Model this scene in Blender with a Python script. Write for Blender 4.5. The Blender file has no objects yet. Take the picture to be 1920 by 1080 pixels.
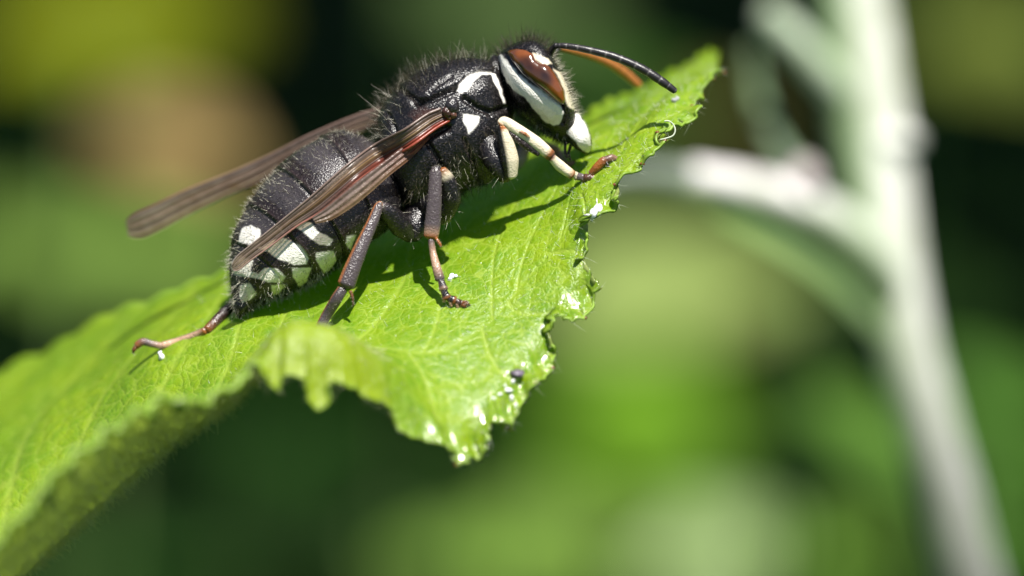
import bpy, math, random
import numpy as np
from mathutils import Vector
from mathutils.bvhtree import BVHTree

random.seed(7)
rng = np.random.default_rng(7)
# ---------------------------------------------------------------------------
# scale: 1 unit = 2 mm.  "Build space": x right, y away from the lens, z up, origin at the
# focused hornet; it is tipped 20 degrees (the lens looks slightly down) and lifted above ground.
# ---------------------------------------------------------------------------
PITCH = math.radians(20.0)
CP, SP = math.cos(PITCH), math.sin(PITCH)
HGT = 150.0
CAMD = 100.0

def W(v):
    v = np.asarray(v, float)
    x, y, z = v[..., 0], v[..., 1], v[..., 2]
    return np.stack([x, y*CP + z*SP, -y*SP + z*CP + HGT], -1)

def INV(w):
    w = np.asarray(w, float)
    x, y, z = w[..., 0], w[..., 1], w[..., 2] - HGT
    return np.stack([x, y*CP - z*SP, y*SP + z*CP], -1)

def P(px, py, y=0.0):
    s = (CAMD + y)/CAMD
    return np.array([(px - 960)/100*s, y, (540 - py)/100*s])

def proj(v):
    v = np.asarray(v, float)
    s = CAMD/(CAMD + v[..., 1])
    return np.stack([960 + v[..., 0]*s*100, 540 - v[..., 2]*s*100], -1)

scene = bpy.context.scene
col = scene.collection
scene.unit_settings.system = 'METRIC'
scene.unit_settings.scale_length = 0.002

# ---- camera ----------------------------------------------------------------
APERTURE = 2.1
cam_d = bpy.data.cameras.new('camera')
cam = bpy.data.objects.new('camera', cam_d)
col.objects.link(cam)
cam.location = Vector(W([0, -CAMD, 0]))
cam.rotation_euler = (math.radians(90) - PITCH, 0, 0)
cam_d.sensor_width = 36
cam_d.lens = 187.5
cam_d.clip_start = 1
cam_d.clip_end = 200000
cam_d.dof.use_dof = True
cam_d.dof.focus_distance = CAMD + 0.12
cam_d.dof.aperture_fstop = cam_d.lens*1e-3/(2*APERTURE)
scene.camera = cam

# ---- light -----------------------------------------------------------------
sun_view = np.array([0.17, -0.56, 0.81]); sun_view /= np.linalg.norm(sun_view)
sw = W(sun_view) - W([0, 0, 0])
elev = math.asin(sw[2]); azim = math.atan2(sw[0], sw[1])
sun_d = bpy.data.lights.new('sun', 'SUN')
sun_d.energy = 5.0
sun_d.angle = math.radians(0.53)
sun_d.color = (1.0, 0.965, 0.90)
sun = bpy.data.objects.new('sun', sun_d)
col.objects.link(sun)
sun.rotation_euler = Vector(sw).to_track_quat('Z', 'Y').to_euler()
sun.location = (0, 0, 400)
world = bpy.data.worlds.new('World')
scene.world = world
world.use_nodes = True
wn = world.node_tree
bg = wn.nodes['Background']
sky = wn.nodes.new('ShaderNodeTexSky')
sky.sky_type = 'NISHITA'
sky.sun_disc = False
sky.sun_elevation = elev
sky.sun_rotation = azim
wn.links.new(sky.outputs[0], bg.inputs[0])
bg.inputs[1].default_value = 0.05
scene.view_settings.view_transform = 'Standard'
scene.view_settings.look = 'None'
scene.view_settings.exposure = 1.0
scene.view_settings.gamma = 1.0
scene.view_settings.use_curve_mapping = False
scene.cycles.max_bounces = 8
scene.cycles.transparent_max_bounces = 12
scene.cycles.use_denoising = True
scene.cycles.sample_clamp_indirect = 6
scene.cycles.caustics_reflective = False
scene.cycles.caustics_refractive = False

# ---------------------------------------------------------------------------
# helpers
# ---------------------------------------------------------------------------
def catmull(pts, ts):
    pts = np.asarray(pts, float)
    n = len(pts)
    ts = np.clip(np.asarray(ts, float), 0, n - 1)
    i = np.minimum(ts.astype(int), n - 2)
    f = (ts - i)[:, None]
    pad = np.concatenate([[2*pts[0] - pts[1]], pts, [2*pts[-1] - pts[-2]]])
    p0, p1, p2, p3 = pad[i], pad[i+1], pad[i+2], pad[i+3]
    return 0.5*((2*p1) + (p2 - p0)*f + (2*p0 - 5*p1 + 4*p2 - p3)*f*f + (3*p1 - p0 - 3*p2 + p3)*f**3)

def sstep(a, b, x):
    t = np.clip((x - a)/(b - a), 0, 1)
    return t*t*(3 - 2*t)

def seg_dist(p, poly, closed=True):
    poly = np.asarray(poly, float)
    q = np.roll(poly, -1, 0) if closed else poly[1:]
    a = poly if closed else poly[:-1]
    best = np.full(len(p), 1e9)
    for s, e in zip(a, q):
        d = e - s
        t = np.clip(((p - s) @ d)/max(d @ d, 1e-9), 0, 1)
        best = np.minimum(best, np.linalg.norm(p - (s + t[:, None]*d), axis=1))
    return best

def sdf(p, poly):
    """positive inside"""
    poly = np.asarray(poly, float)
    d = seg_dist(p, poly)
    inside = np.zeros(len(p), bool)
    q = np.roll(poly, -1, 0)
    for (x1, y1), (x2, y2) in zip(poly, q):
        if y1 == y2:
            continue
        c = (y1 > p[:, 1]) != (y2 > p[:, 1])
        xi = (x2 - x1)*(p[:, 1] - y1)/(y2 - y1) + x1
        inside ^= c & (p[:, 0] < xi)
    return np.where(inside, d, -d)

def wob(p, scale, seed=0):
    """cheap smooth noise from sines, about -1..1"""
    r = np.random.default_rng(seed)
    out = np.zeros(p.shape[:-1])
    for k in range(6):
        d = r.normal(size=p.shape[-1]); d /= np.linalg.norm(d)
        out += np.sin(p @ d*scale*(0.6 + 0.35*k) + r.uniform(0, 6.28))/(1 + .35*k)
    return out/3.0

def grid_faces(n, m, wrap=False, off=0):
    i = np.arange(n - 1)[:, None]
    j = np.arange(m if wrap else m - 1)[None, :]
    j2 = (j + 1) % m
    f = np.stack([i*m + j, i*m + j2, (i+1)*m + j2, (i+1)*m + j], -1).reshape(-1, 4)
    return f + off

def vnormals(V, F):
    n = np.zeros_like(V)
    fn = np.cross(V[F[:, 2]] - V[F[:, 0]], V[F[:, 3]] - V[F[:, 1]])
    for k in range(4):
        np.add.at(n, F[:, k], fn)
    return n/np.maximum(np.linalg.norm(n, axis=1, keepdims=True), 1e-12)

def make(name, V, F, mat, parent=None, C=None, smooth=True, origin=None, attrs=None, world_space=False):
    """link one mesh object; V in build space (or world space), made relative to its parent's base"""
    Wv = np.asarray(V, float) if world_space else W(V)
    if parent is not None:
        base = np.array(parent['_base'])
    elif origin is not None:
        base = np.asarray(origin, float)
    else:
        base = np.array([Wv[:, 0].mean(), Wv[:, 1].mean(), Wv[:, 2].min()])
    me = bpy.data.meshes.new(name)
    L = Wv - base
    if isinstance(F, np.ndarray):
        k = F.shape[1]
        me.vertices.add(len(L)); me.loops.add(F.size); me.polygons.add(len(F))
        me.vertices.foreach_set('co', L.astype(np.float32).ravel())
        me.loops.foreach_set('vertex_index', F.astype(np.int32).ravel())
        me.polygons.foreach_set('loop_start', np.arange(0, F.size, k, dtype=np.int32))
        me.polygons.foreach_set('loop_total', np.full(len(F), k, np.int32))
        me.update(calc_edges=True)
    else:
        me.from_pydata(L.tolist(), [], [list(map(int, f)) for f in F])
    me.validate()
    if smooth:
        me.polygons.foreach_set('use_smooth', np.ones(len(me.polygons), bool))
    if C is not None:
        a = me.color_attributes.new('Col', 'FLOAT_COLOR', 'POINT')
        C4 = np.ones((len(L), 4), np.float32); C4[:, :3] = C
        a.data.foreach_set('color', C4.ravel())
    for k, v in (attrs or {}).items():
        a = me.attributes.new(k, 'FLOAT', 'POINT')
        a.data.foreach_set('value', np.asarray(v, np.float32))
    me.materials.append(mat)
    o = bpy.data.objects.new(name, me)
    col.objects.link(o)
    if parent is None:
        o.location = base
    else:
        o.parent = parent
    o['_base'] = base.tolist()
    return o

def thing(name, base_w, label, cat, group=None):
    o = bpy.data.objects.new(name, None)
    o.empty_display_size = 0.5
    o.location = base_w
    o['_base'] = [float(c) for c in base_w]
    col.objects.link(o)
    tag(o, label, cat, group)
    return o

def tag(o, label, cat, group=None):
    o['label'] = label; o['category'] = cat
    if group:
        o['group'] = group

def tube(pts, radii, n=None, m=16, flat=1.0, flatdir=(0, 1, 0), cap=True, res=10):
    """swept tube in build space; returns V, F, t (0..1 along), phi"""
    pts = np.asarray(pts, float); k = len(pts)
    n = n or (k - 1)*res + 1
    ts = np.linspace(0, k - 1, n)
    c = catmull(pts, ts)
    r = np.interp(ts, np.arange(k), radii) if len(radii) == k else np.interp(np.linspace(0, 1, n), np.linspace(0, 1, len(radii)), radii)
    if cap:
        cs = c[0] - (c[1]-c[0])/max(np.linalg.norm(c[1]-c[0]), 1e-9)*r[0]*0.5
        ce = c[-1] + (c[-1]-c[-2])/max(np.linalg.norm(c[-1]-c[-2]), 1e-9)*r[-1]*0.5
        c = np.concatenate([[cs], [(cs*.35+c[0]*.65)], c, [(ce*.35+c[-1]*.65)], [ce]])
        r = np.concatenate([[r[0]*.02], [r[0]*.8], r, [r[-1]*.8], [r[-1]*.02]])
        ts = np.concatenate([[0, 0], ts, [k-1, k-1]])
    T = np.gradient(c, axis=0); T /= np.maximum(np.linalg.norm(T, axis=1, keepdims=True), 1e-9)
    fd = np.asarray(flatdir, float)
    B = fd - (T @ fd)[:, None]*T
    B /= np.maximum(np.linalg.norm(B, axis=1, keepdims=True), 1e-6)
    N = np.cross(B, T)
    ph = np.linspace(0, 2*np.pi, m, endpoint=False)
    V = c[:, None] + r[:, None, None]*(np.cos(ph)[None, :, None]*N[:, None] + flat*np.sin(ph)[None, :, None]*B[:, None])
    nn = len(c)
    F = grid_faces(nn, m, True)
    t = np.repeat(ts/(k-1), m); phi = np.tile(ph, nn)
    return V.reshape(-1, 3), F, t, phi

def join(parts):
    Vs, Fs, Cs, o = [], [], [], 0
    for V, F, C in parts:
        Vs.append(V); Fs.append(F + o); Cs.append(C); o += len(V)
    return np.concatenate(Vs), np.concatenate(Fs), np.concatenate(Cs)

def ramp(t, stops):
    xs = [s[0] for s in stops]
    return np.stack([np.interp(t, xs, [s[1][k] for s in stops]) for k in range(3)], -1)

def hairs(roots, dirs, lengths, rad, bend=None, segs=4):
    """thin tapered 3-sided hairs, all in one quad mesh; rad scalar or per hair"""
    n = len(roots)
    dirs = dirs/np.maximum(np.linalg.norm(dirs, axis=1, keepdims=True), 1e-9)
    a = np.cross(dirs, rng.normal(size=(n, 3))); a /= np.maximum(np.linalg.norm(a, axis=1, keepdims=True), 1e-9)
    b = np.cross(dirs, a)
    if bend is None:
        bend = rng.normal(scale=.18, size=(n, 3))
    rad = np.broadcast_to(np.asarray(rad, float), (n,))
    V = np.zeros((n, segs+1, 3, 3))
    for s in range(segs+1):
        f = s/segs
        c = roots + dirs*(lengths*f)[:, None] + bend*(lengths*f*f)[:, None]
        r = rad*(1 - .8*f)
        for k in range(3):
            an = 2*np.pi*k/3
            V[:, s, k] = c + r[:, None]*(math.cos(an)*a + math.sin(an)*b)
    F = []
    base = (np.arange(n)*(segs+1)*3)[:, None]
    for s in range(segs):
        for k in range(3):
            k2 = (k+1) % 3
            F.append(np.stack([base[:, 0]+s*3+k, base[:, 0]+s*3+k2, base[:, 0]+(s+1)*3+k2, base[:, 0]+(s+1)*3+k], -1))
    return V.reshape(-1, 3), np.concatenate(F)

def crop(x0, y0, sc):
    return lambda *pts: [(x0 + x/sc, y0 + y/sc) for x, y in pts]
# the reading scales of the enlarged views the markings were measured in
c1 = crop(820, 40, 3.375)
c3 = crop(400, 220, 2.572)

# ---------------------------------------------------------------------------
# materials
# ---------------------------------------------------------------------------
def mat(name):
    m = bpy.data.materials.new(name); m.use_nodes = True
    nt = m.node_tree
    return m, nt, nt.nodes['Principled BSDF'], nt.nodes['Material Output']

def nd(nt, typ, **kw):
    n = nt.nodes.new(typ)
    for k, v in kw.items():
        setattr(n, k, v)
    return n

def link(nt, a, b):
    nt.links.new(a, b)

def texco(nt, kind='Object'):
    return nd(nt, 'ShaderNodeTexCoord').outputs[kind]

def noise(nt, co, scale, detail=3, rough=.55):
    n = nd(nt, 'ShaderNodeTexNoise'); n.inputs['Scale'].default_value = scale
    n.inputs['Detail'].default_value = detail; n.inputs['Roughness'].default_value = rough
    link(nt, co, n.inputs['Vector']); return n.outputs['Fac']

def vor(nt, co, scale, feature='F1'):
    n = nd(nt, 'ShaderNodeTexVoronoi', feature=feature); n.inputs['Scale'].default_value = scale
    link(nt, co, n.inputs['Vector']); return n.outputs['Distance']

def mrange(nt, val, a, b, c=0., d=1.):
    n = nd(nt, 'ShaderNodeMapRange'); link(nt, val, n.inputs[0])
    for i, v in zip((1, 2, 3, 4), (a, b, c, d)):
        n.inputs[i].default_value = v
    return n.outputs[0]

def mixc(nt, fac, a, b, mode='MIX'):
    n = nd(nt, 'ShaderNodeMix', data_type='RGBA', blend_type=mode)
    if isinstance(fac, (int, float)): n.inputs[0].default_value = fac
    else: link(nt, fac, n.inputs[0])
    for i, v in ((6, a), (7, b)):
        if isinstance(v, (tuple, list)): n.inputs[i].default_value = (*v[:3], 1)
        else: link(nt, v, n.inputs[i])
    return n.outputs[2]

def math_(nt, op, a, b=0.):
    n = nd(nt, 'ShaderNodeMath', operation=op)
    for i, v in ((0, a), (1, b)):
        if isinstance(v, (int, float)): n.inputs[i].default_value = v
        else: link(nt, v, n.inputs[i])
    return n.outputs[0]

def bump(nt, h, strength, dist, prev=None):
    n = nd(nt, 'ShaderNodeBump'); n.inputs['Strength'].default_value = strength
    n.inputs['Distance'].default_value = dist
    link(nt, h, n.inputs['Height'])
    if prev is not None: link(nt, prev, n.inputs['Normal'])
    return n.outputs[0]

def attr(nt, name):
    return nd(nt, 'ShaderNodeAttribute', attribute_name=name)

def m_cuticle():
    m, nt, b, o = mat('hornet cuticle')
    co = texco(nt)
    c = attr(nt, 'Col').outputs['Color']
    speck = mrange(nt, noise(nt, co, 24, 3, .7), .54, .68)
    br = nd(nt, 'ShaderNodeRGBToBW'); link(nt, c, br.inputs[0])
    dark = mrange(nt, br.outputs[0], .02, .15, 1., 0.)
    sp = math_(nt, 'MULTIPLY', speck, math_(nt, 'MULTIPLY', dark, .6))
    c2 = mixc(nt, sp, c, (.10, .084, .08))
    c3_ = mixc(nt, mrange(nt, noise(nt, co, 6, 4), .35, .75, 0., .22), c2, mixc(nt, 1.0, c2, (.55, .42, .33), 'MULTIPLY'))
    link(nt, c3_, b.inputs['Base Color'])
    link(nt, mrange(nt, noise(nt, co, 9, 3), .3, .7, .17, .34), b.inputs['Roughness'])
    b.inputs['Sheen Weight'].default_value = .0
    b.inputs['Sheen Roughness'].default_value = .35
    b.inputs['Sheen Tint'].default_value = (.9, .8, .75, 1)
    n1 = bump(nt, noise(nt, co, 20, 4, .65), .3, .04)
    n2 = bump(nt, vor(nt, co, 27), .36, .024, n1)
    link(nt, n2, b.inputs['Normal'])
    return m

def m_eye():
    m, nt, b, o = mat('hornet eye')
    co = texco(nt)
    f = mrange(nt, noise(nt, co, 1.7, 2, .5), .36, .66)
    c = mixc(nt, f, (.010, .004, .002), (.15, .042, .007))
    link(nt, c, b.inputs['Base Color'])
    b.inputs['Roughness'].default_value = .22
    b.inputs['Coat Weight'].default_value = 1.0
    b.inputs['Coat Roughness'].default_value = .14
    b.inputs['Subsurface Weight'].default_value = .0
    return m

def m_hair(name, c1_, c2_, rough=.35):
    m, nt, b, o = mat(name)
    co = texco(nt)
    link(nt, mixc(nt, mrange(nt, noise(nt, co, 5, 2), .42, .6), c1_, c2_), b.inputs['Base Color'])
    b.inputs['Roughness'].default_value = rough
    tr = nd(nt, 'ShaderNodeBsdfTranslucent')
    link(nt, b.inputs['Base Color'].links[0].from_socket, tr.inputs[0])
    ms = nd(nt, 'ShaderNodeMixShader'); ms.inputs[0].default_value = .3
    link(nt, b.outputs[0], ms.inputs[1]); link(nt, tr.outputs[0], ms.inputs[2])
    link(nt, ms.outputs[0], o.inputs[0])
    return m

def m_wing():
    m, nt, b, o = mat('wing membrane')
    co = texco(nt)
    c = attr(nt, 'Col').outputs['Color']
    c = mixc(nt, mrange(nt, noise(nt, co, 5, 4), .4, .65, 0., .5), c, mixc(nt, 1., c, (.55, .42, .4), 'MULTIPLY'))
    link(nt, c, b.inputs['Base Color'])
    b.inputs['Roughness'].default_value = .3
    link(nt, bump(nt, noise(nt, co, 14, 3), .35, .03), b.inputs['Normal'])
    tr = nd(nt, 'ShaderNodeBsdfTranslucent'); link(nt, c, tr.inputs[0])
    tp = nd(nt, 'ShaderNodeBsdfTransparent'); tp.inputs[0].default_value = (.62, .5, .38, 1)
    m1 = nd(nt, 'ShaderNodeMixShader'); m1.inputs[0].default_value = .3
    link(nt, b.outputs[0], m1.inputs[1]); link(nt, tr.outputs[0], m1.inputs[2])
    m2 = nd(nt, 'ShaderNodeMixShader')
    link(nt, attr(nt, 'clear').outputs['Fac'], m2.inputs[0])
    link(nt, m1.outputs[0], m2.inputs[1]); link(nt, tp.outputs[0], m2.inputs[2])
    link(nt, m2.outputs[0], o.inputs[0])
    return m

def m_plain(name, c, rough=.4, var=.3, scale=6, bstr=.3, bdist=.03, colattr=False, sheen=0., trans=0.):
    m, nt, b, o = mat(name)
    co = texco(nt)
    base = attr(nt, 'Col').outputs['Color'] if colattr else None
    if base is None:
        base = mixc(nt, mrange(nt, noise(nt, co, scale, 4), .35, .65), [x*(1-var) for x in c], [min(1, x*(1+var)) for x in c])
    else:
        base = mixc(nt, mrange(nt, noise(nt, co, scale, 4), .35, .65, 0, var), base, mixc(nt, 1., base, (.5, .5, .45), 'MULTIPLY'))
    link(nt, base, b.inputs['Base Color'])
    b.inputs['Roughness'].default_value = rough
    b.inputs['Sheen Weight'].default_value = sheen
    link(nt, bump(nt, noise(nt, co, scale*3, 3), bstr, bdist), b.inputs['Normal'])
    if trans > 0:
        tr = nd(nt, 'ShaderNodeBsdfTranslucent'); link(nt, base, tr.inputs[0])
        ms = nd(nt, 'ShaderNodeMixShader'); ms.inputs[0].default_value = trans
        link(nt, b.outputs[0], ms.inputs[1]); link(nt, tr.outputs[0], ms.inputs[2])
        link(nt, ms.outputs[0], o.inputs[0])
    return m

def m_leaf():
    m, nt, b, o = mat('leaf blade')
    co = texco(nt)
    # slightly warped coordinates keep the vein mesh from looking like cells
    wn_ = nd(nt, 'ShaderNodeTexNoise'); wn_.inputs['Scale'].default_value = 2.2; wn_.inputs['Detail'].default_value = 2
    link(nt, co, wn_.inputs['Vector'])
    va = nd(nt, 'ShaderNodeVectorMath', operation='MULTIPLY_ADD')
    link(nt, wn_.outputs['Color'], va.inputs[0]); va.inputs[1].default_value = (.35, .35, .35); link(nt, co, va.inputs[2])
    cw = va.outputs[0]
    net = vor(nt, cw, 2.6, 'DISTANCE_TO_EDGE')
    net2 = vor(nt, cw, 8.5, 'DISTANCE_TO_EDGE')
    vein = attr(nt, 'vein').outputs['Fac']
    l1 = mrange(nt, net, 0., .05, 1., 0.)
    l2 = mrange(nt, net2, 0., .10, 1., 0.)
    lines = math_(nt, 'MAXIMUM', vein, math_(nt, 'MAXIMUM', math_(nt, 'MULTIPLY', l1, .8), math_(nt, 'MULTIPLY', l2, .4)))
    big = mrange(nt, noise(nt, co, .55, 3), .35, .65)
    g = mixc(nt, big, (.175, .31, .010), (.29, .42, .010))
    g = mixc(nt, mrange(nt, noise(nt, co, 4, 3), .4, .7, 0., .5), g, (.10, .28, .012))
    g = mixc(nt, math_(nt, 'MULTIPLY', lines, .68), g, (.46, .58, .09))
    back = nd(nt, 'ShaderNodeNewGeometry').outputs['Backfacing']
    under = mixc(nt, math_(nt, 'MULTIPLY', lines, .8), (.22, .28, .055), (.42, .47, .16))
    yel = attr(nt, 'backlit_tint').outputs['Fac']
    g = mixc(nt, yel, g, (.32, .42, .010))  # backlit glow of the flap mixed into the blade colour
    c = mixc(nt, back, g, under)
    link(nt, c, b.inputs['Base Color'])
    rg = mrange(nt, noise(nt, co, 7, 3), .3, .7, .27, .5)
    rg = math_(nt, 'MULTIPLY', rg, mrange(nt, attr(nt, 'wet').outputs['Fac'], 0., 1., 1., .4))
    link(nt, math_(nt, 'MAXIMUM', back, rg), b.inputs['Roughness'])
    b.inputs['Specular IOR Level'].default_value = .55
    link(nt, attr(nt, 'wet').outputs['Fac'], b.inputs['Coat Weight']); b.inputs['Coat Roughness'].default_value = .16
    h = math_(nt, 'ADD', math_(nt, 'MULTIPLY', mrange(nt, net, 0., .25), 1.0), math_(nt, 'MULTIPLY', mrange(nt, net2, 0., .22), .45))
    n1 = bump(nt, h, .32, .05)
    n2 = bump(nt, noise(nt, co, 26, 3), .45, .025, n1)
    link(nt, n2, b.inputs['Normal'])
    tr = nd(nt, 'ShaderNodeBsdfTranslucent')
    link(nt, mixc(nt, back, mixc(nt, .5, c, (.36, .58, .012)), (.25, .34, .04)), tr.inputs[0])
    ms = nd(nt, 'ShaderNodeMixShader'); ms.inputs[0].default_value = .45
    link(nt, b.outputs[0], ms.inputs[1]); link(nt, tr.outputs[0], ms.inputs[2])
    link(nt, ms.outputs[0], o.inputs[0])
    return m

M_CUT = m_cuticle(); M_EYE = m_eye(); M_WING = m_wing(); M_LEAF = m_leaf()
M_HAIR = m_hair('hornet hair', (.012, .011, .008), (.10, .085, .05), .25)
M_HAIRW = m_hair('pale hair', (.55, .52, .40), (.75, .72, .60))
M_LHAIR = m_hair('leaf hair', (.55, .62, .45), (.75, .78, .65))
M_FUZZ = m_hair('leaf underside fuzz', (.44, .47, .18), (.66, .68, .38), .6)
M_VEIN = m_plain('wing vein', (.10, .035, .02), .35, .3, 5, colattr=True)

# ---------------------------------------------------------------------------
# ground (far below and behind, only seen out of focus)
# ---------------------------------------------------------------------------
def m_ground():
    m, nt, b, o = mat('shaded soil and moss')
    co = texco(nt)
    f = mrange(nt, noise(nt, co, .018, 4), .42, .62)
    c = mixc(nt, f, (.010, .036, .002), (.014, .062, .003))
    c = mixc(nt, mrange(nt, noise(nt, co, .2, 4), .45, .7, 0, .6), c, (.020, .034, .005))
    link(nt, c, b.inputs['Base Color'])
    b.inputs['Roughness'].default_value = .95
    b.inputs['Specular IOR Level'].default_value = .1
    link(nt, bump(nt, noise(nt, co, .5, 4), .6, 1.), b.inputs['Normal'])
    return m
G = 60000.
gx = np.concatenate([[-G], np.linspace(-600, 600, 61), [G]])
gy = np.concatenate([[-G], np.linspace(-300, 1400, 86), [G]])
GX, GY = np.meshgrid(gx, gy, indexing='ij')
gp = np.stack([GX, GY], -1)
GZ = np.where((abs(GX) < 650) & (GY < 1450) & (GY > -350), 1.6*wob(gp, .05, 3) + .8*wob(gp, .16, 4), 0) - 1.5
ground = make('ground', np.stack([GX, GY, GZ], -1).reshape(-1, 3), grid_faces(len(gx), len(gy)), m_ground(), origin=(0, 0, 0), world_space=True)
ground['kind'] = 'structure'

# ---------------------------------------------------------------------------
# the leaf the hornet stands on
# ---------------------------------------------------------------------------
ST = [
 [(-230,830,9),(-230,900,6.5),(-230,985,3),(-215,1235,-.5),(-215,1200,-5),(-225,1150,-9)],
 [(-10,698,8.5),(-5,775,5.5),(0,880,2.2),(0,1100,-.6),(0,1062,-4.5),(0,1015,-8)],
 [(150,625,7.5),(160,690,4.5),(165,780,1.6),(165,962,-.7),(165,905,-4),(165,850,-7)],
 [(300,556,6),(305,605,3.4),(305,670,1.1),(300,842,-.8),(300,790,-3.4),(300,743,-5.8)],
 [(430,500,5),(430,553,2.6),(430,612,.8),(428,745,-1),(432,728,-3),(440,706,-4.8)],
 [(520,470,4.6),(520,530,2.4),(525,592,.7),(520,655,-1.2),(518,622,-3.5),(505,715,-4.3)],
 [(600,440,4.4),(605,510,2.2),(610,585,.4),(610,648,-1.2),(615,615,-3.5),(610,722,-4.1)],
 [(690,405,4.3),(695,480,2.1),(695,562,.3),(700,650,-1.2),(700,664,-3),(735,770,-3.45)],
 [(780,365,4.2),(785,445,2.1),(800,543,.2),(812,660,-1.3),(832,775,-2.3),(855,872,-2.72)],
 [(870,325,4.2),(875,402,2.1),(888,502,.4),(908,612,-.8),(935,712,-1.7),(955,805,-2.05)],
 [(950,288,4.3),(955,360,2.0),(962,440,.7),(982,530,-.2),(1008,612,-.9),(1030,690,-1.2)],
 [(1030,250,4.4),(1035,310,2.0),(1042,375,.8),(1058,440,.1),(1080,505,-.4),(1100,560,-.6)],
 [(1100,215,5.2),(1100,260,2.4),(1098,312,1.0),(1090,362,.35),(1094,405,.0),(1100,450,-.25)],
 [(1165,180,5.8),(1165,220,2.8),(1160,262,1.5),(1150,300,.5),(1158,335,.1),(1165,365,-.1)],
 [(1235,143,6.6),(1225,175,3.2),(1215,212,1.9),(1207,238,.8),(1225,252,.45),(1247,268,.2)],
 [(1300,115,7.4),(1290,140,5.0),(1275,165,2.6),(1262,185,1.6),(1280,195,1.4),(1300,205,1.3)],
 [(1345,98,8),(1347,112,6.4),(1345,126,4.6),(1342,138,3.2),(1346,142,3.0),(1352,140,2.9)],
]
ST = np.array(ST, float)
MARG = [(-225,1150),(-120,1090),(-60,1050),(0,1018),(24,998),(38,974),(53,940),(82,916),(91,888),(111,883),(144,878),(169,849),(188,830),(197,796),
 (231,791),(270,786),(289,772),(303,745),(328,743),(356,750),(395,753),(424,733),(440,708),(467,691),(490,702),(508,716),(521,735),(526,716),(535,702),(557,706),
 (572,714),(577,747),(594,768),(612,760),(619,745),(614,722),(628,714),(650,724),(670,728),(690,748),(712,750),(732,761),(742,793),(755,808),(770,821),(789,818),(814,828),(830,850),(849,876),(871,875),(883,858),(905,856),
 (915,828),(917,800),(927,799),(952,810),(965,780),(975,761),(990,733),(1009,719),(1026,704),(1037,688),(1038,661),(1028,640),(1021,631),(1038,618),(1041,596),(1062,605),
 (1095,601),(1111,575),(1110,549),(1125,543),(1105,507),(1091,500),(1080,492),(1093,483),(1104,469),(1107,440),(1105,424),(1130,405),(1150,396),(1166,376),(1159,350),(1168,336),(1180,325),(1202,302),(1225,290),
 (1250,266),(1236,252),(1240,240),(1262,232),(1285,225),(1303,222),(1314,210),(1296,198),(1300,190),(1320,178),(1312,166),(1338,156),(1330,148),(1357,134)]
MARG = np.array(MARG, float)
nS, nR = ST.shape[:2]
# u of each margin point: by arc length between the stations' own margin points
seglen = np.concatenate([[0], np.cumsum(np.linalg.norm(np.diff(MARG, axis=0), axis=1))])
idx, last = [], 0
for s in range(nS):
    d = np.linalg.norm(MARG[last:] - ST[s, 5, :2], axis=1)
    k = 0 if s == 0 else (len(MARG)-1-last if s == nS-1 else int(np.argmin(d[:14])))
    last = last + max(k, 0 if s == 0 else 1); idx.append(last)
mu = np.interp(seglen, seglen[idx], np.arange(nS))
NU, NV = 1000, 150
us = np.linspace(0, nS-1, NU)
vs = np.linspace(0, nR-1, NV)
rows = np.stack([catmull(ST[:, r], us) for r in range(nR)], 1)
SURF = np.stack([catmull(rows[i], vs) for i in range(NU)])                 # px, py, depth
mt = np.stack([np.interp(us, mu, MARG[:, 0]), np.interp(us, mu, MARG[:, 1])], -1)
arc = np.concatenate([[0], np.cumsum(np.linalg.norm(np.diff(mt, axis=0), axis=1))])
tg = np.gradient(mt, axis=0); tg /= np.maximum(np.linalg.norm(tg, axis=1, keepdims=True), 1e-6)
ph_t = arc/25 + .5*np.sin(arc/61) + .3*np.sin(arc/23.)
saw = (ph_t % 1)**1.6
mt = mt + np.stack([-tg[:, 1], tg[:, 0]], -1)*((saw-.4)*(6.5+3*np.sin(arc/47))*np.interp(us, [0, 4, 5, 7, 8, 10.6, 11.2, 12.8, 13.4, 16], [2.2, 2, .5, .6, 1, 1, .3, .3, .8, .7]))[:, None]
wgt = sstep(3.9, 5.0, vs)[None, :, None]
off = mt[:, None] - SURF[:, -1:, :2]
SURF[..., :2] += off*wgt
# the far edge has small blunt teeth of its own
ft = (np.abs(((us*2.3) % 1) - .5)*2)**.7
SURF[..., 1] -= (ft*10 - 5)[:, None]*sstep(.35, 0, vs)[None]
SURF[..., 1] += (6*np.sin(us*1.9)+3*np.sin(us*4.3+1))[:, None]*sstep(.9, 0, vs)[None]
LV = np.zeros_like(SURF)
s_ = (CAMD + SURF[..., 2])/CAMD
LV[..., 0] = (SURF[..., 0]-960)/100*s_; LV[..., 1] = SURF[..., 2]; LV[..., 2] = (540-SURF[..., 1])/100*s_
# veins in the chart: midrib on row 3, side veins to both margins
U, Vv = np.meshgrid(us, vs, indexing='ij')
vd = np.abs(Vv-3.0)*.9*1.3
vein = np.exp(-(vd/.045)**2)*np.clip(1.2-us/16, .3, 1)[:, None]
vr = np.random.default_rng(5)
for k in range(0, 18):
    u0 = -.8 + k*1.05 + vr.uniform(-.22, .22)
    for side in (1, -1):
        dv = (Vv-3.0)*side
        line = u0 + (.24 if side < 0 else 0) + 1.1*dv/2*(.8 if side > 0 else 1.2) + .2*np.sin(dv*2.1+k*1.7)
        d = np.abs(U-line)*.75
        vein = np.maximum(vein, np.where(dv > 0, np.exp(-(d/.035)**2)*(.85-.12*np.clip(dv, 0, 3)), 0))
LN = vnormals(LV.reshape(-1, 3), grid_faces(NU, NV)).reshape(LV.shape)
LN *= np.where((LN[..., 2].mean() > 0), 1, -1)
pos = LV
puff = wob(pos, 2.6, 11)*.045 + wob(pos, 6.5, 12)*.022
edge = sstep(4.1, 4.9, Vv)
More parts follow.
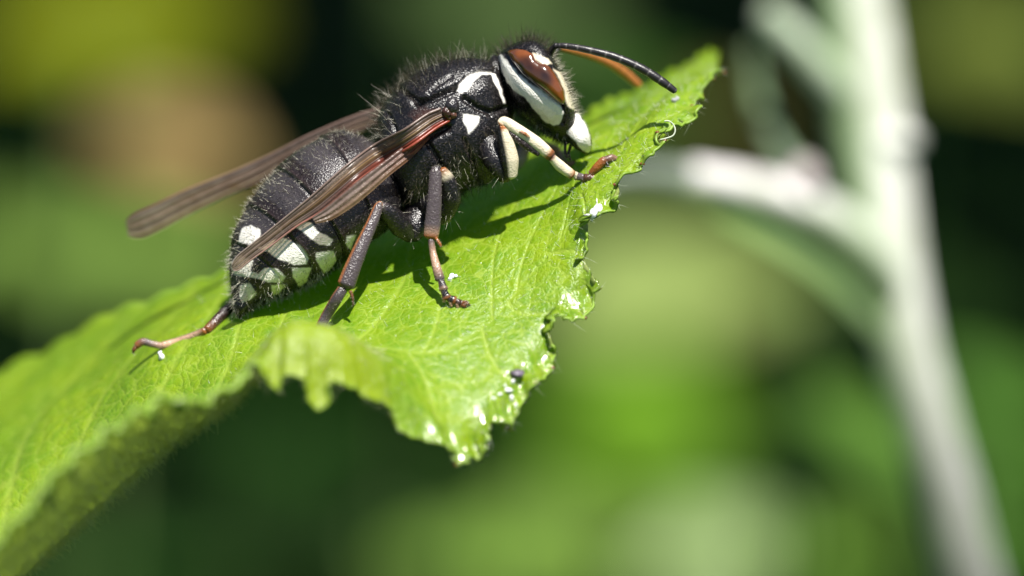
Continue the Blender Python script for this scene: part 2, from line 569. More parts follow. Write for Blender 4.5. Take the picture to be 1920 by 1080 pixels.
calm = 1-.85*sstep(4.4, 5, U)*sstep(7.6, 7, U)
curl = calm*edge*(.10*np.sin(U*7.3) + .06*np.sin(U*17.+1)) + sstep(4.55, 5, Vv)*.10*sstep(7.2, 8, U)*sstep(13.5, 12.5, U)
LV = LV + LN*(puff*(1-.7*np.exp(-(vd/.3)**2)) - vein*.026 + curl)[..., None]
LEAF_F = grid_faces(NU, NV)
if (vnormals(LV.reshape(-1, 3), LEAF_F)[:, 2]).mean() < 0:
    LEAF_F = LEAF_F[:, ::-1]
LVf = LV.reshape(-1, 3)
LNf = vnormals(LVf, LEAF_F)
backlit_tint = (sstep(3.4, 4.4, Vv)*sstep(4.2, 5.2, U)*sstep(7.6, 6.6, U)*.75 + sstep(4.75, 5., Vv)*.25).ravel()  # painted yellow of sunlight coming through the flap, plus a tinted margin
# petiole and its shoot stand left of the picture
pb = LV[0].mean(0)
keel0 = LV[0, int(3/5*(NV-1))]
shoot_w = W(keel0 + np.array([-9., 2., -7.])) ; shoot_w[2] = 0
leaf = thing('toothed_leaf', shoot_w, 'bright green toothed leaf folded along its midrib, the hornet standing on it', 'leaf')
M_BEAD = m_plain('leaf margin', (.20, .32, .03), .45, .3, 5, trans=.25)
blade = make('blade', LVf, LEAF_F, M_LEAF, leaf, attrs={'vein': vein.ravel(), 'backlit_tint': backlit_tint, 'wet': (sstep(3.6, 4.6, Vv)*sstep(7.2, 8, U)*sstep(13, 12, U)).ravel()})
Vb, Fb, _, _ = tube(LV[::2, -1], np.interp(us[::2], [0, 4, 5, 7, 16], [.085, .06, .02, .028, .028]), n=len(LV[::2])*2, m=6)
make('margin', Vb, Fb, M_BEAD, blade)
M_STEMG = m_plain('green stalk', (.12, .20, .05), .5, .3, 3)
sw_ = INV(shoot_w)
jn = keel0 + np.array([-9., 2., -7.])
Vp, Fp, _, _ = tube([LV[4, int(.6*(NV-1))], keel0+np.array([-3., .6, -1.5]), jn+np.array([3, -.5, 2.5]), jn], [.12, .2, .22, .26])
make('petiole', Vp, Fp, M_STEMG, leaf)
g_dn = lambda p, z: INV(np.array([W(p)[0], W(p)[1], z]))
top_ = INV(W(jn)+np.array([-.6, 1.5, 40]))
Vp, Fp, _, _ = tube([g_dn(jn, -3), g_dn(jn+np.array([.8, 0, 0]), 60), jn, INV(W(jn)+np.array([-.3, .6, 20])), top_], [.7, .6, .45, .35, .1])
make('stem', Vp, Fp, M_STEMG, leaf)
# red-brown gland tips on the teeth
M_GLAND = m_plain('gland tip', (.14, .05, .02), .25, .4, 9)
LPX = proj(LVf)
marg_px = LPX.reshape(NU, NV, 2)[:, -1]
def ball(c, r, n=10, m=14, stretch=(1, 1, 1), lump=0., seed=0):
    th = np.linspace(0.001, np.pi-.001, n); ph = np.linspace(0, 2*np.pi, m, endpoint=False)
    d = np.stack([np.sin(th)[:, None]*np.cos(ph), np.sin(th)[:, None]*np.sin(ph), np.cos(th)[:, None]*np.ones(m)], -1).reshape(-1, 3)
    rr = 1 + lump*wob(d, 3.2, seed)
    return np.asarray(c) + d*rr[:, None]*r*np.asarray(stretch), grid_faces(n, m, True)[:, ::-1]
for k, (gx_, gy_, r) in enumerate([(742,793,5),(849,875,6),(952,809,6),(1009,718,5),(1037,688,5),(1096,600,5),(1124,543,5),(1094,483,4),(1159,350,5),
        (1203,302,6),(1236,252,4.5),(1249,266,4),(1314,210,4),(1296,198,5),(1337,156,6),(1357,134,5),(1320,178,4)]):
    i = int(np.argmin(np.linalg.norm(marg_px - np.array([gx_, gy_]), axis=1)))
    V_, F_ = ball(LV[i, -1]*.6+LV[i, -3]*.4, r*.72/100, stretch=(1.25, .8, .8), lump=.3, seed=k)
    make('tooth_tip', V_, F_, M_GLAND, blade)
# lookups on the blade (upper side, far of the ridge)
sub = (Vv[:-1, :-1] < 3.3).ravel()
LBVH = BVHTree.FromPolygons([tuple(v) for v in LVf], [tuple(map(int, f)) for f in LEAF_F[sub]])
LBVH_ALL = BVHTree.FromPolygons([tuple(v) for v in LVf], [tuple(map(int, f)) for f in LEAF_F])
def leaf_hit(px, py, bvh=LBVH):
    o = Vector((0, -CAMD, 0)); t = Vector(P(px, py, 0)) - o
    h = bvh.ray_cast(o, t.normalized())
    return (np.array(h[0]), np.array(h[1])) if h[0] is not None else (P(px, py, 0), np.array([0, -.5, .8]))
def leaf_y(px, py):
    return leaf_hit(px, py)[0][1]
# hairs of the leaf: sparse white ones above, a felt of short ones along the underside keel
nh = 1500
ii = rng.integers(0, NU, nh*3); jj = rng.integers(10, NV, nh*3)
keep = (us[ii] > 3.5)
sel = ii[keep]*NV + jj[keep]; sel = sel[:nh]
d_ = LNf[sel]*.6 + rng.normal(scale=.55, size=(len(sel), 3))
Vh, Fh = hairs(LVf[sel], d_, rng.uniform(.05, .16, len(sel)), .0045)
hr = make('hair', Vh, Fh, M_LHAIR, blade); hr['kind'] = 'stuff'
me_ = np.nonzero(us > 6.8)[0]
sel = rng.choice(me_, 170)*NV + NV-1
d_ = rng.normal(size=(len(sel), 3)) + np.array([.7, -.2, -.5])
Vh, Fh = hairs(LVf[sel], d_, rng.uniform(.05, .2, len(sel)), .004, rng.normal(scale=.5, size=(len(sel), 3)))
hr = make('hair', Vh, Fh, M_LHAIR, blade); hr['kind'] = 'stuff'
nf = 14000
ii = rng.integers(0, int(NU*7.2/16), nf); jj = (NV-1)*(3 + np.abs(rng.normal(scale=.75, size=nf)))/5
jj = np.clip(jj, 0, NV-1).astype(int)
sel = ii*NV + jj
d_ = -LNf[sel]*.8 + rng.normal(scale=.5, size=(nf, 3)) + np.array([.1, 0, -.3])
Vh, Fh = hairs(LVf[sel], d_, rng.uniform(.06, .22, nf), .008, rng.normal(scale=.4, size=(nf, 3)), segs=3)
hr = make('underside_fuzz', Vh, Fh, M_FUZZ, blade); hr['kind'] = 'stuff'

# ---------------------------------------------------------------------------
# the hornet
# ---------------------------------------------------------------------------
hb = W(P(800, 480, 1.0))
hornet = thing('hornet', hb, 'black and white hornet with folded brown wings standing on the green leaf', 'hornet')
BLACK = np.array([.006, .005, .0055]); WHITE = np.array([.78, .76, .70]); CREAM = np.array([.62, .55, .40])
BROWN = np.array([.045, .018, .012]); ORANGE = np.array([.36, .12, .025])

def loft(sts, n, m, p=2.0, bow=0.0, segs=None, pv=None, flare=0.):
    """sts rows: Dx,Dy,Vx,Vy,w,yc ; ring from D over the near side to V and back over the far side"""
    sts = np.asarray(sts, float)
    ts = np.linspace(0, len(sts)-1, n)
    q = catmull(sts, ts); q[:, 4] = np.maximum(q[:, 4], .02)
    s = (CAMD+q[:, 5])/CAMD
    D = np.stack([(q[:, 0]-960)/100*s, q[:, 5], (540-q[:, 1])/100*s], -1)
    E = np.stack([(q[:, 2]-960)/100*s, q[:, 5], (540-q[:, 3])/100*s], -1)
    ph = np.linspace(0, 2*np.pi, m, endpoint=False)
    cs, sn = np.cos(ph), np.sin(ph)
    pe = p + ((pv or p)-p)*sstep(.2, -.4, cs)
    k = (np.abs(cs)**pe + np.abs(sn)**pe)**(-1/pe)
    cs, sn = cs*k, sn*k
    sn = sn*(1 - flare*cs)
    C = (D+E)/2; H = (D-E)/2
    ax = np.gradient(C, axis=0); ax /= np.maximum(np.linalg.norm(ax, axis=1, keepdims=True), 1e-9)
    near = np.array([0, -1., 0])
    sc = np.ones(n)
    if segs is not None:
        sc = segs(ts)
    V = C[:, None] + sc[:, None, None]*(cs[None, :, None]*H[:, None] + (sn[None]*q[:, 4:5])[..., None]*(near - bow*ax[:, None]))
    F = grid_faces(n, m, True)
    return V, F, ts, ph

def side_px(V, ph, yc=None):
    """projected position of the near-side twin of every ring vertex (markings are alike on both sides)"""
    n, m = V.shape[:2]
    j = np.arange(m); jm = np.where(np.sin(ph) >= -1e-9, j, (m-j) % m)
    return proj(V[:, jm])

comps = []
def add_comp(V, F, C):
    # outward faces
    Vf = V.reshape(-1, 3)
    c = Vf.mean(0)
    a = Vf[F[:, 0]]; nrm = np.cross(Vf[F[:, 2]]-a, Vf[F[:, 3]]-Vf[F[:, 1]])
    if np.einsum('ij,ij->i', nrm, a-c).sum() < 0:
        F = F[:, ::-1]
    comps.append((Vf, F, np.broadcast_to(C, Vf.shape).copy()))
    return Vf, F

def paint(C, p, polys, color, soft=1.6, jit=1.5):
    pj = p + np.stack([wob(p, .28, 5), wob(p, .33, 6)], -1)*jit
    for poly in polys:
        a = sstep(-soft, soft, sdf(pj, poly))[:, None]
        C = C*(1-a) + np.asarray(color)*a
    return C

# --- abdomen
AB = [(742,298,750,328,.14,1.32),(722,284,746,352,.45,1.44),(700,268,742,392,.8,1.42),(672,254,732,420,1.03,1.39),(637,246,712,440,1.18,1.34),(600,258,688,456,1.27,1.29),
      (560,281,664,474,1.31,1.24),(520,315,640,495,1.28,1.19),(487,352,612,515,1.2,1.14),(458,395,580,532,1.07,1.09),(438,440,545,548,.9,1.04),(431,490,510,560,.7,1.00),
      (433,538,478,574,.45,0.96),(438,570,460,588,.22,0.80),(443,590,450,597,.06,0.80)]
BND = [5.0, 7.1, 8.85, 10.35, 11.45, 12.4]
def seg_scale(ts):
    o = np.ones_like(ts)
    prev = 2.0
    for b in BND:
        f = np.clip((ts-prev)/(b-prev), 0, 1)
        o += np.where((ts >= prev) & (ts < b), (.04*f**1.5 - .014), 0)
        o -= .026*np.exp(-((ts-b-.06)/.05)**2)
        prev = b
    return o
n_, m_ = 330, 280
V, F, ts, ph = loft(AB, n_, m_, 2.05, .28, seg_scale, 3.0, .16)
pp = side_px(V, ph).reshape(-1, 2)
C = np.tile(np.array([.021, .018, .020]), (n_*m_, 1))  # grey sheen of the fine hair painted into the colour, stronger on top
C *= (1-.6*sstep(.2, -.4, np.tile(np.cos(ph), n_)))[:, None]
tsf = np.repeat(ts, m_)
prevb = 2.0
for b_ in BND:
    fb_ = np.clip((tsf-prevb)/(b_-prevb), 0, 1)*((tsf >= prevb) & (tsf < b_))
    up_ = sstep(-.2, .5, np.tile(np.cos(ph), n_))
    gm = (np.exp(-((fb_-.38)/.24)**2)*(fb_ > 0)*up_)[:, None]; dm = (sstep(.68, .8, fb_))[:, None]
    C = C*(1-gm*.8) + np.array([.048, .041, .043])*gm*.8
    C = C*(1-dm*.8) + np.array([.010, .005, .0045])*dm*.8
    prevb = b_
lip = sum(np.exp(-((tsf-b+.06)/.07)**2) for b in BND)
C = C*(1-.5*lip[:, None]) + np.array([.035, .02, .018])*.5*lip[:, None]
whites = [c3((120,600),(140,535),(185,522),(225,540),(228,590),(185,618)), c3((385,520),(420,487),(470,510),(500,545),(575,590),(560,615),(510,615),(460,575),(420,545)),
  c3((215,630),(270,600),(330,575),(420,620),(460,680),(450,708),(390,712),(330,690),(260,650)), c3((495,650),(580,645),(592,690),(560,740),(535,752),(500,700)),
  c3((380,725),(470,728),(450,790),(415,820),(385,770)), c3((82,720),(95,690),(130,665),(190,690),(180,740),(215,755),(250,725),(310,730),(350,770),(330,800),(270,795),(200,775),(100,760)),
  c3((130,810),(175,800),(210,850),(180,880),(140,893),(122,860)), c3((280,812),(330,805),(350,810),(310,850),(285,860)), c3((645,570),(690,565),(660,640),(640,610))]
C = paint(C, pp, whites, WHITE*.9)
lo = sstep(480, 575, pp[:, 1])[:, None]*(C.mean(1) > .2)[:, None]
C = C*(1-lo*.3) + C*np.array([.85, .8, .55])*lo*.3
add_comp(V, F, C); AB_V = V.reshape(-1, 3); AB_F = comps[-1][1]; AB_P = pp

# --- thorax
TH = [(733,292,742,318,.18,1.32),(718,268,748,368,.55,1.32),(708,236,768,400,.85,1.3),(716,201,796,412,1.02,1.3),(744,164,828,398,1.13,1.3),(788,131,856,374,1.18,1.3),
      (834,113,884,354,1.15,1.28),(880,107,914,346,1.05,1.27),(920,113,940,322,.86,1.25),(946,135,957,260,.55,1.25),(960,160,966,215,.25,1.25)]
n_, m_ = 230, 260
V, F, ts, ph = loft(TH, n_, m_, 2.25)
pp = side_px(V, ph).reshape(-1, 2)
Vf = V.reshape(-1, 3); nr = vnormals(Vf, F)
if (nr*(Vf-Vf.mean(0))).sum() < 0: nr = -nr
dsp = np.zeros(len(Vf))
def groove(poly, w, depth):
    global dsp
    dsp -= depth*np.exp(-(seg_dist(pp, poly, False)/w)**2)
c2 = crop(640, 60, 4.5)
groove(c2((480,470),(560,520),(650,580)), 4, .10)          # scutum / scutellum
groove(c2((640,600),(760,560),(900,500),(960,470)), 5, .14) # over the wing base
groove(c2((960,470),(1050,380),(1180,325),(1290,330)), 3, .06)
groove(c2((1040,560),(1150,640),(1260,680),(1380,640)), 5, .09)
groove(c2((740,520),(820,440),(930,370)), 2.5, .035)
groove([(790,252),(822,300),(836,345)], 5, .09)
groove([(745,300),(790,262),(838,240)], 7, .12)
groove([(870,262),(886,300),(895,345)], 4, .05)
groove([(728,215),(742,245),(745,285)], 4, .06)
dsp += .06*np.exp(-(np.linalg.norm((pp-np.array([905, 165]))/np.array([1.1, 1]), axis=1)/22)**2)
dsp += .05*np.exp(-(np.linalg.norm(pp-np.array([758, 190]), axis=1)/16)**2)
dsp += .012*wob(Vf, 9, 21)
Vf = Vf + nr*dsp[:, None]
C = np.tile(BLACK, (len(Vf), 1))
C = paint(C, pp, [c1((110,430),(190,342),(265,310),(352,310),(385,370),(432,520),(421,522),(360,395),(340,333),(280,338),(232,372),(205,420),(150,458)),
                  c1((160,590),(215,592),(272,600),(262,640),(228,685),(195,716),(186,680),(166,630))], WHITE)
C = paint(C, pp, [c2((590,700),(700,640),(800,650),(900,730),(860,800),(700,900),(600,960),(640,840))], BROWN*.9, 8, 5)
add_comp(Vf.reshape(V.shape), F, C); TH_V = Vf; TH_F = comps[-1][1]; TH_P = pp

# --- head
HE = [(950,88,978,76,.35,1.25),(936,101,1005,78,.85,1.25),(934,122,1028,94,1.05,1.24),(940,150,1045,122,1.14,1.23),(953,182,1058,150,1.15,1.22),(972,209,1069,178,1.06,1.2),
      (997,231,1077,204,.92,1.2),(1022,249,1082,226,.76,1.2),(1047,264,1084,246,.55,1.2),(1064,272,1082,260,.3,1.2)]
n_, m_ = 210, 260
V, F, ts, ph = loft(HE, n_, m_, 2.5, pv=3.4, flare=.2)
pp = side_px(V, ph).reshape(-1, 2)
C = np.tile(BLACK, (n_*m_, 1))
C = paint(C, pp, [c1((385,228),(402,210),(440,250),(500,322),(560,378),(640,432),(720,490),(792,545),(802,580),(782,645),(740,662),(690,640),(620,570),(560,482),(490,442),(440,382),(405,305))], WHITE*.97, 1.8, 1.5)
C = paint(C, pp, [c1((736,300),(800,330),(870,450),(920,560),(868,565),(835,545),(812,505),(802,430),(778,378)), c1((602,200),(640,212),(700,235),(725,270),(690,272),(650,262),(620,242))], np.array([.70, .62, .46]), 2.5)
pk = sstep(190, 235, pp[:, 1])[:, None]*(C.mean(1) > .3)[:, None]*.4
C = C*(1-pk)+C*np.array([1, .88, .78])*pk
Vh_ = V.reshape(-1, 3); hn_ = vnormals(Vh_, F)
if (hn_*(Vh_-Vh_.mean(0))).sum() < 0: hn_ = -hn_
band = np.array(c1((395,215),(440,262),(560,395),(700,505),(785,590),(720,640),(600,540),(480,425),(410,300)))
gb = sstep(-4, 9, sdf(pp, band))
Vh_ = Vh_ + hn_*(gb*.03 - .05*np.exp(-(seg_dist(pp, c1((430,205),(530,340),(680,460),(800,545)), False)/3)**2) - .06*np.exp(-(seg_dist(pp, c1((800,545),(815,590),(790,650)), False)/4)**2))[:, None]
Hf, HF = add_comp(Vh_.reshape(V.shape), F, C); HD_P = pp
HBVH = BVHTree.FromPolygons([tuple(v) for v in Hf], [tuple(map(int, f)) for f in HF])
HN = vnormals(Hf, HF)

# --- mandibles (white, black edged)
for side in (0, 1):
    yc = .78 if side == 0 else 1.66
    MD = [(1074,206,1054,240,.16,yc),(1086,214,1059,255,.3,yc),(1098,232,1067,268,.36,yc),(1106,250,1079,279,.34,yc),(1110,268,1091,286,.25,yc+(.08 if side == 0 else -.08)),(1108,282,1100,290,.1,yc+(.16 if side == 0 else -.16))]
    V, F, ts, ph = loft(MD, 70, 90, 2.2)
    p2 = proj(V).reshape(-1, 2)
    C = np.tile(BLACK, (len(p2), 1))
    C = paint(C, p2, [c1((805,668),(830,600),(856,570),(900,588),(940,650),(966,720),(975,790),(955,832),(915,815),(880,770),(820,710))], WHITE*.97, 1.5)
    add_comp(V, F, C)

# --- legs
def leg(pts, radii, stops, flat=.8, m=16, res=12, under=None, nodes=()):
    V, F, t, phi = tube([P(*p) for p in pts], [r/100 for r in radii], m=m, flat=flat, res=res)
    C = ramp(t, stops)
    if under is not None:
        C = C*(1 - (under[1]*(np.cos(phi)*under[2] > (.25 if under[1] == 1. else .72)))[:, None]) + np.asarray(under[0])*(under[1]*(np.cos(phi)*under[2] > (.25 if under[1] == 1. else .72)))[:, None]
    add_comp(V, F, C)
    LEGS.append((np.array([P(*p) for p in pts]), [r/100 for r in radii]))
LEGS = []
B, BR = BLACK*1.3, BROWN
GREY = np.array([.06, .047, .05]); PINK = np.array([.40, .25, .17])
# near fore leg
fy = leaf_y(1100, 332)
leg([(905,255,.55),(930,300,.3),(950,335,.28)], [26,24,14], [(0, B), (1, B)])                       # coxa
leg([(957,331,.2),(955,300,.12),(947,262,.06),(940,236,.02)], [13,18,16,10], [(0, CREAM), (.85, CREAM), (.95, ORANGE*.8), (1, ORANGE)], under=(BLACK, 1., -1))
leg([(939,234,.0),(946,228,.0),(970,243,.02),(1005,268,.1),(1033,292,.2)], [8,9.5,11,12.5,11], [(0, ORANGE), (.12, CREAM*1.15), (.9, CREAM*1.15), (.96, ORANGE*.6), (1, BR*2)])
leg([(975,246,-.08),(984,251,-.07),(992,257,-.04)], [3,3.5,2.5], [(0, PINK), (.5, ORANGE*.7), (1, PINK)], m=10, res=5)
leg([(954,247,.0),(982,270,.04),(1010,290,.12)], [4,7.5,4], [(0, BR*.4), (1, B)])
leg([(1034,295,.2),(1050,311,.3),(1073,328,fy*.7)], [8,10.5,9], [(0, BR*3), (.12, CREAM*1.1), (.8, CREAM*1.1), (1, ORANGE*.6)])
for a, b_, c_ in (((1074,327),(1083,332),CREAM*.8), ((1084,331),(1096,335),GREY*1.6), ((1096,333),(1112,335),BR*1.5)):
    leg([(*a, fy*.85-.02), ((a[0]+b_[0])/2, (a[1]+b_[1])/2-1, fy*.9-.02), (*b_, fy-.06)], [7.5,7,8], [(0, c_), (.8, c_), (1, ORANGE*.6)], m=12, res=6)
leg([(1108,326,fy-.06),(1118,315,fy-.1),(1130,303,fy-.12),(1138,299,fy-.12)], [6,8,8.5,7], [(0, ORANGE*.45), (.5, ORANGE*.7), (1, BR*2)])
leg([(1138,299,fy-.12),(1148,296,fy-.1),(1159,299,fy-.05)], [7,7,4], [(0, BR*2), (1, PINK*.6)])
leg([(1136,303,fy-.15),(1141,312,fy-.18),(1140,321,fy-.15)], [2.5,2,1], [(0, BLACK), (1, BLACK)], m=8)
leg([(1153,299,fy-.1),(1160,303,fy-.1),(1163,309,fy-.06)], [2.5,2,1], [(0, BLACK), (1, BLACK)], m=8)
# far fore leg
fy2 = leaf_y(1058, 316)
leg([(925,290,1.9),(965,305,2.1),(990,268,2.5)], [22,16,10], [(0, B), (.6, CREAM), (1, ORANGE)])
leg([(990,266,2.5),(1015,272,2.5),(1045,284,2.4)], [9,11,11], [(0, ORANGE), (.2, CREAM), (1, PINK)])
leg([(1045,285,2.4),(1052,298,2.2),(1062,308,fy2-.1),(1078,305,fy2-.1)], [9,9,7,5], [(0, PINK), (.6, PINK), (1, BR*2)])
# near mid leg
my = leaf_y(846, 568)
leg([(800,372,.7),(830,395,.4),(842,400,.25)], [30,30,16], [(0, B), (1, B)])
leg([(838,402,.25),(846,372,.1),(840,340,-.02),(828,318,-.08)], [14,19,15,9], [(0, B), (.7, B), (.8, CREAM*.7), (1, ORANGE*.5)])
leg([(822,313,-.1),(817,325,-.13),(815,370,-.16),(811,420,-.16),(808,444,-.16)], [6,11.5,13.5,15.5,14], [(0, BLACK*2), (.2, GREY), (.75, GREY*1.1), (.9, PINK*.6), (1, ORANGE*.5)], flat=.55, m=20)
leg([(808,450,-.16),(812,475,-.2),(819,503,my*.6-.1),(825,524,my*.8-.06)], [6,6.5,8.5,9.5], [(0, GREY), (.35, PINK*.9), (.6, PINK*.9), (1, GREY)], flat=.8)
def flared(pts, radii, c0, c1):
    leg(pts, radii, [(0, c0), (.7, c0), (.92, c1), (1, c1)], m=14, res=8, under=(PINK*.8, .6, 1))
flared([(825,519,my*.8-.06),(829,533,my*.9-.08),(832,543,my-.1)], [5.5,7,9], GREY*.5, PINK*.4)
flared([(831,541,my-.1),(834,550,my-.1),(838,559,my-.1)], [5.5,7,9.5], BLACK*1.4, ORANGE*.4)
flared([(837,556,my-.1),(845,561,my-.1),(852,564,my-.09)], [5.5,7.5,9.5], BLACK, ORANGE*.5)
flared([(851,562,my-.1),(860,567,my-.1),(868,571,my-.08)], [4.5,6.5,7.5], BR*.8, ORANGE*.6)
for q in ((878,566),(883,573),(874,582)):
    leg([(866,570,my-.1),((866+q[0])/2+1,(570+q[1])/2-2,my-.14),(*q,my-.05)], [4.5,3.2,1.2], [(0, ORANGE*.5), (1, BR*.5)], m=8, res=5)
for q in ((846,574),(858,577),(833,566)):
    leg([(q[0]-1,q[1]-7,my-.12),(*q,my-.1)], [3.5,3], [(0, PINK*.6), (1, PINK*1.2)], m=8, res=4)
leg([(817,446,-.2),(825,458,-.22),(827,463,-.22)], [3,3,1.5], [(0, ORANGE*.7), (1, ORANGE*.5)], m=8)
# far mid leg
fm = leaf_y(800, 432)
leg([(800,375,1.9),(790,345,2.9),(778,350,3.2),(790,400,2.9),(800,430,fm-.05)], [24,16,10,9,7], [(0, B), (.5, B), (1, GREY)])
# near hind leg
hy = leaf_y(590, 622)
leg([(790,385,.9),(780,420,.6),(768,444,.5)], [30,27,18], [(0, B), (1, B)])
leg([(772,444,.5),(752,424,.3),(728,398,.1),(714,386,-.02)], [14,22,18,9], [(0, B), (.8, B), (1, GREY)])
leg([(717,384,-.04),(710,388,-.06),(697,420,-.15),(678,462,-.25),(660,505,-.32),(649,534,-.36)], [6,9,11,13.5,16,17], [(0, PINK*.5), (.1, GREY*1.1), (.85, GREY), (1, GREY*.8)], flat=.6, m=20, under=(ORANGE*.8, .75, 1))
leg([(642,543,-.36),(630,562,hy*.4-.3),(612,592,hy*.8-.1),(592,624,hy-.1),(566,640,hy-.2)], [10,11,10,8,6], [(0, GREY*.7), (.6, GREY), (1, BR)], flat=.6, under=(ORANGE*.8, .6, 1))
leg([(657,546,-.4),(661,558,-.42),(662,574,-.42)], [3.5,2.6,1], [(0, ORANGE*.4), (1, BR)], m=8)
# far hind leg
h2 = leaf_y(300, 655)
leg([(770,400,1.9),(690,380,2.8),(640,420,3.0)], [22,20,10], [(0, B), (1, B)])
leg([(640,420,3.0),(540,500,2.3),(440,570,leaf_y(440,572)-.3),(388,619,leaf_y(388,620)-.12)], [9,11,11,9], [(0, B), (.7, B), (.88, BR*.8), (1, ORANGE*.4)])
leg([(385,620,leaf_y(388,620)-.12),(362,631,(leaf_y(362,632)+h2)/2-.12),(332,641,h2-.12),(305,648,h2-.1)], [7.5,8.5,8,7.5], [(0, ORANGE*.6), (.15, PINK*1.2), (.8, PINK*1.3), (1, PINK)], under=(GREY, .7, 1))
leg([(304,649,h2-.1),(285,645,h2-.12),(268,641,h2-.13),(256,648,h2-.12)], [6.5,6.5,7.5,7], [(0, PINK*.8), (.5, GREY*1.6), (1, ORANGE*.6)])
leg([(257,648,h2-.12),(251,656,h2-.13),(250,663,h2-.12)], [5,4,1.5], [(0, ORANGE*.5), (1, BLACK)], m=8)

# tegula, wing sockets, neck
for c_, r, cc in (((848,199,.07), .15, BLACK*2.5), ((838,210,.04), .10, BROWN*.8), ((850,214,.06), .08, BROWN*2.2), ((842,220,.08), .06, ORANGE*.35)):
    V_, F_ = ball(P(*c_), r, 16, 20, (.9, .8, 1.2), .18, 3)
    add_comp(V_, F_, cc)
    V2 = V_.copy(); V2[:, 1] = 2.6 - V2[:, 1]
    add_comp(V2, F_[:, ::-1], cc)
V_, F_, t_, _ = tube([P(925,150,1.26), P(950,150,1.25), P(975,150,1.24)], [.5, .42, .5], m=24)
add_comp(V_, F_, BLACK)
# palps under the head
for q in ([(1070,272,.95),(1066,288,.9),(1070,300,.9)], [(1060,268,.9),(1060,286,.85),(1064,296,.8)]):
    leg(q, [3,2.5,2], [(0, BLACK), (1, BR)], m=8)
BV, BF, BC = join(comps)
body = make('body', BV, BF, M_CUT, hornet, C=BC)

# --- eyes: kidney shaped domes on the head's sides
EYE = np.array(c1((438,192),(470,258),(530,332),(600,392),(680,452),(740,502),(800,537),(813,500),(802,430),(776,380),(742,322),(712,285),(688,270),(650,263),(622,243),(606,205),(560,180),(500,170),(460,178)))
gx_ = np.arange(EYE[:, 0].min()-5, EYE[:, 0].max()+5, .9); gy_ = np.arange(EYE[:, 1].min()-5, EYE[:, 1].max()+5, .9)
EX, EY = np.meshgrid(gx_, gy_, indexing='ij'); ep = np.stack([EX.ravel(), EY.ravel()], -1)
sd = sdf(ep, EYE)
EV = np.zeros((len(ep), 3)); ok = np.zeros(len(ep), bool)
hgt = .13*np.sqrt(np.clip(1-(1-np.clip(sd/17, 0, 1))**2, 0, 1)) - .035 - np.clip(-sd, 0, 4)*.02
for i in np.nonzero(sd > -3.2)[0]:
    o_ = Vector((0, -CAMD, 0)); t_ = Vector(P(ep[i, 0], ep[i, 1], 0)) - o_
    h = HBVH.ray_cast(o_, t_.normalized())
    if h[0] is not None:
        nn_ = np.array(h[1]); nn_ = nn_*.35 + np.array([0, -.65, 0])
        EV[i] = np.array(h[0]) + nn_*hgt[i]; ok[i] = True
gf = grid_faces(len(gx_), len(gy_)); gf = gf[ok[gf].all(1)]
remap = -np.ones(len(ep), int); used = np.unique(gf); remap[used] = np.arange(len(used))
EV, gf = EV[used], remap[gf]
make('eye', EV, gf, M_EYE, hornet)
E2 = EV.copy(); E2[:, 1] = 2*1.23 - E2[:, 1]
make('eye', E2, gf[:, ::-1], M_EYE, hornet)

# --- antennae
M_ANT = m_plain('antenna', (0, 0, 0), .38, .25, 9, .3, .02, colattr=True)
def antenna(scape, flag, radii, cdark, ring, under):
    V1, F1, t1, p1 = tube([P(*q) for q in scape], [.045, .05, .06, .05], m=14)
    C1 = ramp(t1, [(0, BLACK*2), (1, BLACK*2)])
    n = 260
    V2, F2, t2, p2 = tube([P(*q) for q in flag], radii, n=n, m=18)
    k = 11
    fr = (t2*k) % 1
    cen = V2.reshape(-1, 18, 3).mean(1).repeat(18, 0)
    V2 = cen + (V2-cen)*(1 + .07*np.sin(np.pi*fr)**.6 - .05)[:, None]
    C2 = np.tile(cdark, (len(V2), 1))
    C2 = C2*(1-np.exp(-(np.minimum(fr, 1-fr)/.06)**2)[:, None]) + ring*np.exp(-(np.minimum(fr, 1-fr)/.06)**2)[:, None]
    lowm = sstep(.25, .8, -V2[:, 2]*.9 + cen[:, 2]*.9 + 0)[:, None]
    C2 = C2*(1-.0*lowm)
    V3, F3 = ball(P(*scape[-1]), .062, 10, 14)
    return join([(V1, F1, C1), (V2, F2, C2), (V3, F3, np.tile(BLACK*2, (len(V3), 1)))])
av = antenna([(1026,120,.55),(1030,106,.5),(1036,92,.42),(1042,86,.35)], [(1043,86,.33),(1060,86,.3),(1100,93,.24),(1150,106,.2),(1200,127,.18),(1240,152,.18),(1266,171,.2)],
             [.045, .058, .068, .078, .082, .082, .06], BLACK*2.2, np.array([.10, .09, .09]), None)
make('antenna', av[0], av[1], M_ANT, hornet, C=av[2])
av = antenna([(1032,122,1.9),(1036,108,1.95),(1042,96,2.0),(1048,90,2.05)], [(1049,90,2.05),(1070,94,2.2),(1105,103,2.5),(1140,117,2.8),(1170,136,3.1),(1198,160,3.3)],
             [.045, .06, .075, .085, .095, .075], np.array([.34, .125, .03]), np.array([.25, .09, .03]), None)
make('antenna', av[0], av[1], M_ANT, hornet, C=av[2])

